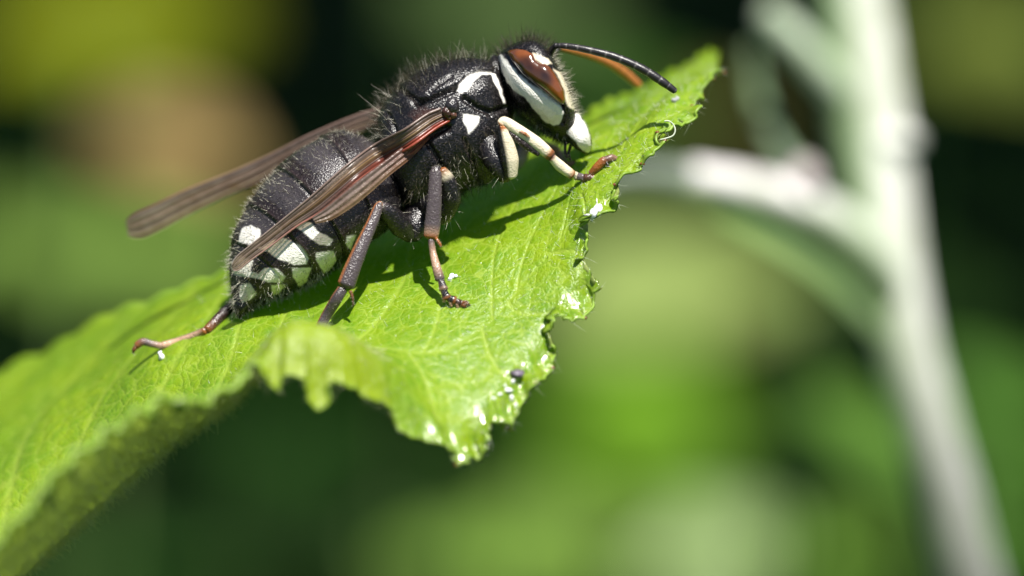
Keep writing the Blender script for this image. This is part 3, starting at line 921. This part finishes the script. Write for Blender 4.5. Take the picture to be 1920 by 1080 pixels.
# --- wings: narrow, folded lengthwise into pleats
def wing(sts, n, m, pleat, stops, clear, nve):
    """sts rows: top px,py,y  bottom px,py,y"""
    sts = np.asarray(sts, float)
    ts = np.linspace(0, len(sts)-1, n)
    q = catmull(sts, ts)
    A = np.stack([P(*r) for r in q[:, :3]]); Bq = np.stack([P(*r) for r in q[:, 3:]])
    v = np.linspace(0, 1, m)
    V = A[:, None]*(1-v)[None, :, None] + Bq[:, None]*v[None, :, None]
    tt = np.linspace(0, 1, n)
    ed = np.sin(np.pi*np.clip(v, 0, 1))**.5
    off = pleat*(np.abs(((v*3.0) % 1)-.5)*2 - .5)*ed
    V[..., 1] += off[None]*(1-.45*tt)[:, None]
    V[..., 2] += .012*wob(V, 3, 31)
    V[..., 1] += .014*wob(V, 7, 32)*np.sin(np.pi*v)[None]
    T, Vg = np.meshgrid(tt, v, indexing='ij')
    C = ramp(Vg.ravel(), stops).reshape(n, m, 3)
    return V, grid_faces(n, m), C, T, Vg
TAN = np.array([.40, .255, .13]); DKB = np.array([.10, .065, .052]); PUR = np.array([.25, .195, .17]); RED = np.array([.26, .035, .014])
NW = [(826,204,.05,842,226,.1),(800,215,-.02,815,242,.02),(755,240,-.14,770,280,-.1),(700,268,-.3,722,310,-.25),(660,297,-.36,676,342,-.34),(620,330,-.42,640,372,-.4),(580,366,-.5,598,405,-.5),
      (540,400,-.6,556,430,-.6),(500,432,-.74,512,462,-.74),(465,460,-.9,472,490,-.9),(443,482,-1.0,448,506,-1.0),(434,499,-1.06,437,507,-1.06)]
ABVH = BVHTree.FromPolygons([tuple(v) for v in AB_V], [tuple(map(int, f)) for f in AB_F])
def ab_y(px, py, dflt):
    o = Vector((0, -CAMD, 0)); h = ABVH.ray_cast(o, (Vector(P(px, py, 0))-o).normalized())
    return h[0][1] if h[0] is not None else dflt
nw = []
for k, q in enumerate(NW):
    q = list(q)
    if 2 <= k < 10:
        for a_, b_ in ((0, 3), (1, 4)):
            mid_ = (q[a_]+q[b_])/2; q[a_], q[b_] = mid_+(q[a_]-mid_)*.8, mid_+(q[b_]-mid_)*.8
    if k >= 3:
        ya, yb = ab_y(q[0], q[1], 9), ab_y(q[3], q[4], 9)
        yy = min(ya, yb)-.11
        if yy < 5: q[2] = q[5] = yy
    nw.append(q)
for k in range(4, len(nw)):   # never bend back towards the body
    nw[k][2] = min(nw[k][2], nw[k-1][2]+.03); nw[k][5] = min(nw[k][5], nw[k-1][5]+.03)
NW = nw
V, F, C, T, Vg = wing(NW, 260, 46, .045, [(0, PUR*.6), (.2, PUR*.8), (.4, TAN*.72), (.55, TAN*.6), (.68, DKB*1.1), (.84, PUR*.65), (1, DKB*1.3)], None, 0)
rd = (sstep(.65, .1, T)*sstep(.5, .9, Vg))[..., None]; C = C*(1-rd) + RED*rd
tip = sstep(.45, .9, T)[..., None]; C = C*(1-tip) + np.array([.23, .17, .13])*tip
wn1 = make('wing', V.reshape(-1, 3), F, M_WING, hornet, C=C.reshape(-1, 3), attrs={'clear': (.2+.28*np.sin(Vg*9)**2*sstep(.1, .5, T)).ravel()})
for vi, cc, r0 in ((0, DKB*1.2, .030), (18, DKB*.8, .010), (31, DKB*.7, .014), (45, RED*.9, .032)):
    sl = V[::6, vi] + np.array([0, -.012, 0])
    Vt, Ft, tt_, _ = tube(sl, np.linspace(r0, r0*.35, len(sl)), n=len(sl)*2, m=8)
    cst = ramp(tt_, [(0, cc), (.5, cc*.7+PUR*.3), (1, PUR)])
    make('vein', Vt, Ft, M_VEIN, wn1, C=cst)
# hind wing hooked under the fore wing
HW = [(800,240,.12,806,258,.16),(760,270,.0,772,296,.05),(715,305,-.15,730,330,-.1),(675,335,-.26,690,365,-.2),(640,362,-.33,655,392,-.28),(610,388,-.38,622,412,-.34),(585,408,-.42,592,420,-.4)]
V, F, C, T, Vg = wing(HW, 120, 24, .05, [(0, DKB), (.3, PUR*1.3), (.7, np.array([.24, .16, .11])), (1, TAN*.7)], None, 0)
rd = sstep(.5, .0, T)[..., None]*.7; C = C*(1-rd) + RED*.6*rd
make('hind_wing', V.reshape(-1, 3), F, M_WING, hornet, C=C.reshape(-1, 3), attrs={'clear': (.22+.2*T).ravel()})
# far wing
FW = [(742,200,2.245,748,216,2.2),(700,206,2.335,706,230,2.29),(640,228,2.425,650,252,2.38),(580,254,2.515,590,280,2.47),(520,284,2.605,532,312,2.56),(460,312,2.695,472,346,2.65),(400,337,2.785,412,374,2.74),
      (340,362,2.875,350,405,2.83),(290,385,2.942,300,432,2.897),(255,400,2.988,268,446,2.965),(240,412,3.01,247,445,3.01),(237,422,3.019,240,440,3.019)]
V, F, C, T, Vg = wing(FW, 240, 40, .07, [(0, PUR*.7), (.25, PUR*.95), (.45, np.array([.20, .145, .11])), (.65, PUR*.75), (.85, np.array([.20, .155, .09])), (1, DKB*1.4)], None, 0)
wn2 = make('wing', V.reshape(-1, 3), F, M_WING, hornet, C=C.reshape(-1, 3), attrs={'clear': (.14+.14*np.sin(Vg*5)**2).ravel()})
for vi, r0 in ((0, .03), (14, .014), (27, .012), (39, .016)):
    sl = V[::6, vi] + np.array([0, -.012, 0])
    Vt, Ft, tt_, _ = tube(sl, np.linspace(r0, r0*.4, len(sl)), n=len(sl)*2, m=8)
    make('vein', Vt, Ft, M_VEIN, wn2, C=np.tile(DKB*1.6, (len(Vt), 1)))
FH = [(690,228,2.357,694,240,2.335),(640,250,2.425,646,266,2.38),(580,278,2.515,588,298,2.47),(520,308,2.605,528,330,2.56),(470,334,2.673,476,352,2.65),(430,350,2.718,432,356,2.708)]
V, F, C, T, Vg = wing(FH, 90, 16, .04, [(0, TAN*.6), (1, np.array([.16, .13, .04]))], None, 0)
make('hind_wing', V.reshape(-1, 3), F, M_WING, hornet, C=C.reshape(-1, 3), attrs={'clear': (.45+0*T).ravel()})

# --- hair coat of the hornet
def coat(V, F, Pm, n, polys, lmin, lmax, rad, lean=(0, 0, 0), spread=.25, material=M_HAIR, prob=None, name='hair', bend=.22):
    N_ = vnormals(V, F)
    ctr = V.mean(0)
    if (N_*(V-ctr)).sum() < 0: N_ = -N_
    wsel = np.zeros(len(V))
    for poly in polys:
        wsel = np.maximum(wsel, (sdf(Pm, poly) > 0).astype(float))
    # even out by local vertex area
    a = np.zeros(len(V)); fa = np.linalg.norm(np.cross(V[F[:, 2]]-V[F[:, 0]], V[F[:, 3]]-V[F[:, 1]]), axis=1)
    for k in range(4): np.add.at(a, F[:, k], fa)
    wsel = wsel*a
    s = rng.choice(len(V), n, p=wsel/wsel.sum())
    d = N_[s] + rng.normal(scale=spread, size=(n, 3)) + np.asarray(lean)
    return hairs(V[s], d, rng.uniform(lmin, lmax, n)*rng.uniform(.6, 1, n), rad, rng.normal(scale=bend, size=(n, 3)))
def quads(*sets):
    o, Vs, Fs = 0, [], []
    for v, f in sets:
        Vs.append(v); Fs.append(f+o); o += len(v)
    return np.concatenate(Vs), np.concatenate(Fs)
ALL = [(0, 0), (1920, 0), (1920, 1080), (0, 1080)]
HV, HFc, HPx = Hf, HF, HD_P
s1 = coat(TH_V, TH_F, TH_P, 1300, [[(700,290),(700,90),(960,90),(960,130),(860,135),(770,185),(745,235),(740,290)]], .14, .40, .0036, (.12, 0, .25))
s2 = coat(TH_V, TH_F, TH_P, 900, [[(850,250),(960,230),(960,350),(840,430),(740,420),(760,330)]], .12, .32, .0055, (0, -.1, -.5))
s3 = coat(HV, HFc, HPx, 420, [[(930,110),(940,70),(1040,70),(1050,105),(990,92),(950,96)]], .18, .40, .0042, (.1, 0, .3))
s4 = coat(HV, HFc, HPx, 500, [[(945,180),(965,190),(1060,265),(1050,290),(960,220)]], .06, .16, .005, (.1, 0, -.4))
s5 = coat(AB_V, AB_F, AB_P, 900, [[(690,250),(640,235),(430,380),(415,600),(500,600),(500,420)]], .05, .15, .0045, (-.2, 0, .0))
s6 = coat(AB_V, AB_F, AB_P, 2600, [ALL], .03, .07, .004, (-.7, 0, -.5))
s9 = coat(HV, HFc, HPx, 260, [[(1030,95),(1050,110),(1090,210),(1075,215),(1055,150)]], .08, .2, .0045, (.3, 0, .1))
Vq, Fq = quads(s1, s2, s3, s4, s5, s6, s9)
hr = make('hair', Vq, Fq, M_HAIR, hornet); hr['kind'] = 'stuff'
# pale glinting hairs: chest, abdomen underside and tail, face, and a fringe on the legs
t1 = coat(TH_V, TH_F, TH_P, 150, [[(850,290),(960,280),(960,350),(840,430),(740,420)]], .12, .3, .0036, (0, -.1, -.8))
t2 = coat(AB_V, AB_F, AB_P, 520, [[(425,460),(560,540),(600,500),(640,490),(480,610),(425,600)]], .08, .26, .005, (.0, -.1, -.6))
t3 = coat(TH_V, TH_F, TH_P, 150, [[(700,290),(700,90),(960,90),(960,130),(860,135),(770,185),(745,235),(740,290)]], .18, .42, .0034, (.1, 0, .25))
t4 = coat(HV, HFc, HPx, 240, [[(1030,95),(1050,110),(1090,210),(1075,215),(1055,150)],[(1000,230),(1060,255),(1060,280)]], .08, .22, .005, (.35, -.1, .0))
t5 = coat(AB_V, AB_F, AB_P, 420, [[(690,250),(640,235),(430,380),(415,600),(470,600),(470,420)]], .05, .16, .0045, (-.2, 0, .0))
t7 = coat(AB_V, AB_F, AB_P, 1300, [ALL], .03, .075, .003, (-.9, 0, -.7))
t8 = coat(TH_V, TH_F, TH_P, 250, [ALL], .03, .07, .003, (-.5, 0, -.3))
lr, ld, ll = [], [], []
for pts, rad in LEGS:
    n = int(150*np.linalg.norm(np.diff(pts, axis=0), axis=1).sum())
    t = rng.uniform(0, len(pts)-1, n); c_ = catmull(pts, t)
    d = rng.normal(size=(n, 3)); d /= np.linalg.norm(d, axis=1, keepdims=True)
    r_ = np.interp(t, np.arange(len(rad)), rad)
    big = r_.max() > .18
    if big:
        k_ = n//4; c_, d, r_, n = c_[:k_], d[:k_], r_[:k_], k_
    lr.append(c_ + d*np.stack([r_*.85, r_*.55, r_*.85], -1)); ld.append(d + (np.array([0, 0, -.6]) if big else 0)); ll.append(rng.uniform(.015, .04, n) if not big else rng.uniform(.08, .24, n))
t6 = hairs(np.concatenate(lr), np.concatenate(ld), np.concatenate(ll), .004)
Vq, Fq = quads(t1, t2, t3, t4, t5, t6, t7, t8)
hr = make('hair', Vq, Fq, M_HAIRW, hornet); hr['kind'] = 'stuff'

# ---------------------------------------------------------------------------
# crumbs, fibres and glint specks on the leaf
# ---------------------------------------------------------------------------
M_FLUFF = m_plain('white fluff', (.72, .72, .74), .7, .12, 8, .5, .04)
M_GREYW = m_plain('grey fluff', (.36, .36, .38), .7, .12, 8, .5, .04)
M_DARKC = m_plain('grey crumb', (.10, .08, .11), .4, .4, 8)
def crumb(name, px, py, blobs, material, label, cat):
    h0, _ = leaf_hit(px, py, LBVH_ALL)
    t = thing(name, W(h0), label, cat)
    for k, (dx, dy, r, sx, sz) in enumerate(blobs):
        h, n = leaf_hit(px+dx, py+dy, LBVH_ALL)
        V_, F_ = ball(h + np.array([0, -.5, .45])*r*.7, r, 10, 14, (sx, 1, sz), .4, k+px)
        make('grain', V_, F_, material, t)
    return t
crumb('fluff_tuft', 1113, 402, [(0,0,.08,1,1.2),(8,-8,.09,.9,1.1),(-8,5,.06,1.6,.7),(-4,9,.05,.8,1.3),(-10,2,.03,2.6,.5),(6,-22,.025,.5,3)], M_FLUFF, 'white fluffy tuft caught on the leaf edge below the hornet\'s front foot', 'fluff')
crumb('pollen_glint_grain', 848, 520, [(0,0,.05,1,1),(7,-1,.04,1,1),(-4,4,.04,1,1)], M_FLUFF, 'small white pollen clump beside the hornet\'s middle foot', 'pollen')
crumb('pollen_glint_grain', 303, 672, [(0,0,.065,.9,1.2),(-3,-9,.04,1,1)], M_FLUFF, 'white crumb on the leaf under the outstretched hind foot', 'pollen')
crumb('grey_crumb', 968, 704, [(0,0,.10,1.2,.8),(8,-3,.07,1,.8)], M_DARKC, 'dark grey crumb lying on the leaf\'s front lobe', 'crumb')
crumb('pollen_glint_grain', 953, 733, [(0,0,.055,1.6,.7),(9,-16,.035,1,1.3),(-16,7,.03,1.5,1),(6,15,.04,.8,1.8),(-28,14,.025,1.4,.8),(-6,-9,.025,1,1),(14,28,.03,1,1.4)], M_FLUFF, 'white specks standing for glints on the leaf lobe below the dark grey crumb', 'pollen')  # these pale grains stand in for specular patches on the lobe
crumb('pollen_glint_grain', 1264, 190, [(0,0,.055,1.2,.8),(6,-4,.04,1,1)], M_GREYW, 'greyish white speck on the leaf near its tip under the antenna', 'pollen')
fy_ = leaf_hit(1236, 258, LBVH_ALL)[0][1]-.05
Vt, Ft, _, _ = tube([P(*q, fy_) for q in ((1238,262),(1250,259),(1262,254),(1266,244),(1262,233),(1254,227),(1246,227))], [.014]*7, m=8)
fb = make('curled_fibre', Vt, Ft, M_LHAIR); tag(fb, 'thin pale fibre curled in a loop at the leaf edge near the tip', 'fibre')
# tiny white specks over the blade, standing in for its specular glints
parts = []
for k in range(150):
    px_, py_ = rng.uniform(520, 1120), rng.uniform(430, 850)
    h, n = leaf_hit(px_, py_, LBVH_ALL)
    if abs(proj(h)[0]-px_) > 2: continue
    o = Vector((0, -CAMD, 0)); t = Vector(P(px_, py_, 0)) - o
    if LBVH_ALL.ray_cast(o, t.normalized())[0] is None: continue
    V_, F_ = ball(h, rng.uniform(.005, .011), 5, 6)
    parts.append((V_, F_, np.zeros_like(V_)))
V_, F_, _ = join(parts)
o = make('glint_specks', V_, F_, M_FLUFF, blade); o['kind'] = 'stuff'

# ---------------------------------------------------------------------------
# out-of-focus woolly stem on the right
# ---------------------------------------------------------------------------
def m_wool():
    m, nt, b, o = mat('woolly stem')
    co = texco(nt)
    c = attr(nt, 'Col').outputs['Color']
    c = mixc(nt, mrange(nt, noise(nt, co, .9, 4), .38, .62, 0, .6), c, mixc(nt, 1., c, (.5, .55, .4), 'MULTIPLY'))
    link(nt, c, b.inputs['Base Color'])
    b.inputs['Roughness'].default_value = .7
    b.inputs['Sheen Weight'].default_value = .5
    link(nt, bump(nt, noise(nt, co, 9, 4), .6, .08), b.inputs['Normal'])
    return m
M_WOOL = m_wool()
SD = 27.
foot = W(P(1940, 1700, SD)); foot = np.array([foot[0]+3, foot[1]+8, 0])
stemt = thing('woolly_stem', foot, 'thick blurred whitish stem with side shoots standing behind the leaf', 'plant stem')
SPX = [(1585,-420,50),(1590,-150,62),(1597,0,66),(1628,235,70),(1652,420,64),(1690,620,58),(1738,800,56),(1790,980,57),(1838,1160,58),(1880,1340,59),(1915,1520,60),(1940,1700,60)]
pts = [P(a, b_, SD) for a, b_, _ in SPX]; rad = [r*(1+SD/100)/100 for *_, r in SPX]
w9 = W(pts[-1])
for k_ in range(1, 12):
    f_ = k_/11
    pts.append(INV(np.array([w9[0]+3*math.sin(f_*1.57), w9[1]+8*math.sin(f_*1.57), w9[2]*(1-f_)-3*f_]))); rad.append(.72+.3*f_)
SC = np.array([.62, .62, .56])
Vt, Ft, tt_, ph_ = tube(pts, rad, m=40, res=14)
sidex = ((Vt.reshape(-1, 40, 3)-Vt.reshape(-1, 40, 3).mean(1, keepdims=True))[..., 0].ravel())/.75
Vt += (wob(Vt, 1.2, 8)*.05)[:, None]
make('stem', Vt, Ft, M_WOOL, stemt, C=ramp(proj(Vt)[:, 1], [(0, SC*1.0), (500, SC), (850, SC*.42), (1100, SC*.22)])*(1-(sstep(.25, -.6, sidex))[:, None]*np.array([.66, .48, .78])))  # left flank greened and darkened, its shaded side painted into the colour
V_, F_ = ball(P(1672, 265, SD-.3), .62, 16, 24, (1.1, 1, .55), .1, 4)
make('node', V_, F_, M_WOOL, stemt, C=np.tile(SC, (len(V_), 1)))
Vt, Ft, tt_, ph_ = tube([P(1705,640,SD+.2), P(1660,545,SD-.2), P(1600,468,SD-.9), P(1530,415,SD-1.6), P(1420,370,SD-2.8), P(1300,340,SD-4)], [.5,.66,.74,.70,.58,.46], m=32)
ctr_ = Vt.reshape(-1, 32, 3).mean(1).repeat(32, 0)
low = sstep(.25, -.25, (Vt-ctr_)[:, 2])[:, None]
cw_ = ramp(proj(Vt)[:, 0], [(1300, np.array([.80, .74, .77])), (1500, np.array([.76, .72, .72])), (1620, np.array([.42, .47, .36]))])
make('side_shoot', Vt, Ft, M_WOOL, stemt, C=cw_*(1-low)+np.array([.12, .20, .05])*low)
Vt, Ft, tt_, ph_ = tube([P(1310,342,SD-4), P(1240,330,SD-3), P(1170,332,SD-1), P(1110,345,SD+2)], [.38,.30,.26,.16], m=24)
make('side_shoot', Vt, Ft, M_WOOL, stemt, C=np.tile([.17, .21, .16], (len(Vt), 1)))
Vt, Ft, tt_, ph_ = tube([P(1665,270,SD+.3), P(1560,150,SD-.6), P(1490,75,SD-1), P(1438,22,SD-1.2)], [.36,.38,.36,.3], m=28)
make('side_shoot', Vt, Ft, M_WOOL, stemt, C=np.tile([.42, .50, .36], (len(Vt), 1)))
V_, F_ = ball(P(1506, 335, SD-2.5), .36, 18, 24, (1, 1, 1.2), .15, 9)
make('bud', V_, F_, M_WOOL, stemt, C=np.tile([.6, .5, .52], (len(V_), 1)))
Vt, Ft, tt_, ph_ = tube([P(1408,90,SD+1), P(1418,170,SD+1), P(1448,255,SD), P(1500,322,SD-2)], [.10,.15,.17,.15], m=18)
make('tendril', Vt, Ft, M_WOOL, stemt, C=np.tile([.13, .22, .09], (len(Vt), 1)))
# leaf base running down the stem below the side shoot
edge_t = [(1330,372,SD-3.6),(1420,400,SD-2.8),(1520,440,SD-1.6),(1600,490,SD-.8),(1660,560,SD-.2)]
edge_b = [(1330,402,SD-3.8),(1420,452,SD-3.2),(1510,505,SD-2.2),(1585,570,SD-1.4),(1650,640,SD-.6)]
A_ = catmull([P(*q) for q in edge_t], np.linspace(0, 4, 40)); B_ = catmull([P(*q) for q in edge_b], np.linspace(0, 4, 40))
v_ = np.linspace(0, 1, 12)
for_, bk_ = [], []
Vw = A_[:, None]*(1-v_)[None, :, None] + B_[:, None]*v_[None, :, None]
Vw2 = Vw + np.array([0, .25, -.05]); 
Vw = Vw + np.array([0, -.12, 0])*np.sin(np.pi*v_)[None, :, None]
Fw = np.concatenate([grid_faces(40, 12), grid_faces(40, 12, off=480)[:, ::-1]])
make('leaf_base', np.concatenate([Vw.reshape(-1, 3), Vw2.reshape(-1, 3)]), Fw, M_WOOL, stemt, C=np.tile([.10, .20, .03], (960, 1)))

# ---------------------------------------------------------------------------
# far plants, wholly out of focus
# ---------------------------------------------------------------------------
BG_MATS = {}
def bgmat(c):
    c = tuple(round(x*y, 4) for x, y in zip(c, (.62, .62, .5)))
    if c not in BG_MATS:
        BG_MATS[c] = m_plain('far leaf', c, .7, .3, .5, .3, .3, trans=.2)
        BG_MATS[c].node_tree.nodes['Principled BSDF'].inputs['Specular IOR Level'].default_value = .12
    return BG_MATS[c]
def far_blade(cpx, cpy, d, hl, hw, ang, tip=(0, -.55, .83), curve=.18):
    """an ovate blade: half length / half width in picture pixels, ang its direction in the picture"""
    s = (CAMD+d)/100/100
    c = P(cpx, cpy, d)
    nrm = np.array(tip, float); nrm /= np.linalg.norm(nrm)
    e1 = np.array([math.cos(ang), 0, math.sin(ang)]); e1 -= (e1 @ nrm)*nrm; e1 /= np.linalg.norm(e1)
    e2 = np.cross(nrm, e1)
    a = np.linspace(-1, 1, 22); w_ = np.linspace(-1, 1, 11)
    prof = np.clip(1-np.abs(a)**2.2, 0, 1)**.8*(1-.25*a) + .015
    V = c + (a*hl*s)[:, None, None]*e1 + (prof[:, None]*w_[None]*hw*s)[..., None]*e2
    V = V + ((-curve*(a[:, None]**2) + .16*np.abs(w_)[None]*prof[:, None] + .03*np.sin(a*14)[:, None]*w_[None]**2)*hw*s)[..., None]*nrm
    return V.reshape(-1, 3), grid_faces(22, 11), c - e1*hl*s
NPL = []
def far_plant(name, label, leaves, c, spread=0.):
    base_end = None
    roots = []
    meshes = []
    for lf in leaves:
        V_, F_, r_ = far_blade(*lf[:6], **(lf[6] if len(lf) > 6 else {}))
        meshes.append((V_, F_)); roots.append(r_)
    r0 = W(np.mean(roots, 0))
    foot_ = np.array([r0[0], r0[1]+6, 0])
    t = thing(name, foot_, label, 'plant', 'blurred plants in the background')
    for (V_, F_), r_ in zip(meshes, roots):
        make('leaf_blade', V_, F_, bgmat(c), t)
        w = W(r_)
        mid = np.array([(w[0]+foot_[0])/2, foot_[1]-1, w[2]*.55])
        Vt, Ft, _, _ = tube([INV(np.array([foot_[0], foot_[1], -3.])), INV(mid), r_ + (INV(w+np.array([0, 0, -2]))-r_)*.5, r_], [.5, .4, .3, .2], m=8, res=6)
        make('stalk', Vt, Ft, M_STEMG, t)
    return t
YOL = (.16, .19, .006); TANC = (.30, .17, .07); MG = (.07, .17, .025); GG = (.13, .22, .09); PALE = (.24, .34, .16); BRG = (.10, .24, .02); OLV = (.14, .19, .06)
far_plant('background_plant', 'blurred olive yellow leaf high behind the far wing', [(190,60,170,250,120,.3),(330,20,210,150,90,-.6)], (.21, .25, .004))
far_plant('dry_leaf_plant', 'blurred tan withered leaf behind the far wing tip', [(320,270,150,170,105,-.9)], (.40, .28, .13))
far_plant('background_plant', 'blurred mid green leaves behind the far wing tip, below the tan leaf', [(260,490,160,250,120,-.25),(20,470,180,190,120,.6)], (.19, .32, .065))
far_plant('background_plant', 'blurred grey green leaf above the hornet\'s thorax', [(960,15,170,190,95,-.3)], (.12, .20, .07))
far_plant('background_plant', 'blurred pale green leaf to the right of the toothed leaf\'s lobes', [(1260,550,150,250,190,.4)], (.27, .36, .12))
far_plant('background_plant', 'blurred vivid green leaf below the pale one beside the toothed lobe', [(1200,790,190,190,160,-.7)], (.15, .33, .016))
far_plant('background_plant', 'blurred whitish green leaf low between the leaf lobe and the woolly stem', [(1350,1040,150,190,110,.2)], (.40, .55, .28))
far_plant('background_plant', 'blurred leaf green spray low under the toothed leaf\'s front lobe', [(1090,1000,150,200,120,.5),(900,1080,170,170,80,-.2)], (.19, .33, .06))
far_plant('background_plant', 'blurred olive leaf in front of the dark beside the stem\'s top', [(1860,90,170,180,130,-.8)], (.13, .17, .03))
far_plant('background_plant', 'blurred green leaves right of the woolly stem\'s lower half', [(1900,760,140,100,150,1.2),(1900,980,160,120,110,.3)], (.085, .22, .03))
far_plant('background_plant', 'blurred brownish leaf seen past the toothed leaf\'s tip', [(1370,240,200,120,90,.7)], (.08, .075, .015))
far_plant('background_plant', 'blurred dim green leaf low behind the folded left part of the leaf', [(260,1080,180,200,60,.1)], (.02, .075, .008))
far_plant('background_plant', 'blurred deep green leaf behind the hornet\'s antennae', [(1180,190,190,140,90,.9)], (.035, .10, .012))
far_plant('background_plant', 'blurred green leaf hanging just left of the woolly stem\'s lower half', [(1640,830,70,230,70,-1.25)], (.09, .20, .03))
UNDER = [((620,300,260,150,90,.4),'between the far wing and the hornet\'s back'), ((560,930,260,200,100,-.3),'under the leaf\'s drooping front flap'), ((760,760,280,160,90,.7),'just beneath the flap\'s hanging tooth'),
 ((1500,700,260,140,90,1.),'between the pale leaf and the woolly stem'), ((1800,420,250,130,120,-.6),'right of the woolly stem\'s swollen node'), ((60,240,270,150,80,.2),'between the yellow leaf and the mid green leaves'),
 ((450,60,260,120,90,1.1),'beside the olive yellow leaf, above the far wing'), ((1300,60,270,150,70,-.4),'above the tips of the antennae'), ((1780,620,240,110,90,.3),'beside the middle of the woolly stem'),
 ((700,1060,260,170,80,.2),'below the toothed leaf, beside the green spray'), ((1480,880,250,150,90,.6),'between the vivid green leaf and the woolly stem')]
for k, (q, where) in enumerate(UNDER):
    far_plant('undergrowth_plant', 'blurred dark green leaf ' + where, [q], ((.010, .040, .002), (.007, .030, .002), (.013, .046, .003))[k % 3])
far_plant('background_plant', 'blurred bright leaf low left of the woolly stem\'s foot', [(1560,1040,120,130,90,.4)], (.12, .24, .03))

# unseen shrub overhead behind, added so its shade darkens the ground in view
def shrub():
    base = np.array([90., 600., -2.])
    t = thing('added_shade_shrub', base, 'unseen leafy shrub added to shade the ground behind', 'shrub')
    V_, F_, _, _ = tube([INV(base), INV(base+np.array([-5, -40, 120])), INV(base+np.array([-20, -120, 230])), INV(base+np.array([-35, -230, 300]))], [12, 9, 7, 3], m=14)
    make('trunk', V_, F_, m_plain('bark', (.10, .08, .06), .8, .4, .3, .6, 1.), t)
    for q in ((-120, -60, 250), (120, -80, 240), (60, -240, 260), (-90, -220, 270), (20, 40, 270)):
        V_, F_, _, _ = tube([INV(base+np.array([-5, -40, 120])), INV(base+np.array([q[0]*.5, q[1]*.6-20, 190])), INV(base+np.array(q))], [6, 4, 1.2], m=8)
        make('limb', V_, F_, bpy.data.materials['bark'], t)
    n = 6500
    c = np.stack([rng.uniform(-260, 330, n), rng.uniform(190, 860, n), 232+rng.normal(scale=26, size=n)], -1)
    keep = np.where(c[:, 1] < 250, rng.uniform(0, 1, n) < (c[:, 1]-180)/75, True) ; c = c[keep]; n = len(c)
    nrm = np.array([0, -.15, 1.]) + rng.normal(scale=.45, size=(n, 3)); nrm /= np.linalg.norm(nrm, axis=1, keepdims=True)
    e1 = np.cross(nrm, rng.normal(size=(n, 3))); e1 /= np.linalg.norm(e1, axis=1, keepdims=True); e2 = np.cross(nrm, e1)
    L = rng.uniform(11, 19, n)[:, None]
    shape = [(-1, 0), (-.4, .5), (.3, .42), (1, 0), (.3, -.42), (-.4, -.5)]
    V_ = np.stack([c + e1*a*L + e2*b*L + nrm*(-.12*a*a + .1*abs(b))*L for a, b in shape], 1).reshape(-1, 3)
    k = np.arange(n)[:, None]*6
    F_ = np.concatenate([k+np.array([[0, 1, 2, 3]]), k+np.array([[0, 3, 4, 5]])])
    make('crown', V_, F_, m_plain('shrub leaf', (.05, .11, .025), .5, .4, .05, .2, .3, trans=.2), t, smooth=False, world_space=True)
shrub()

for o in list(bpy.data.objects):
    if '_base' in o:
        del o['_base']
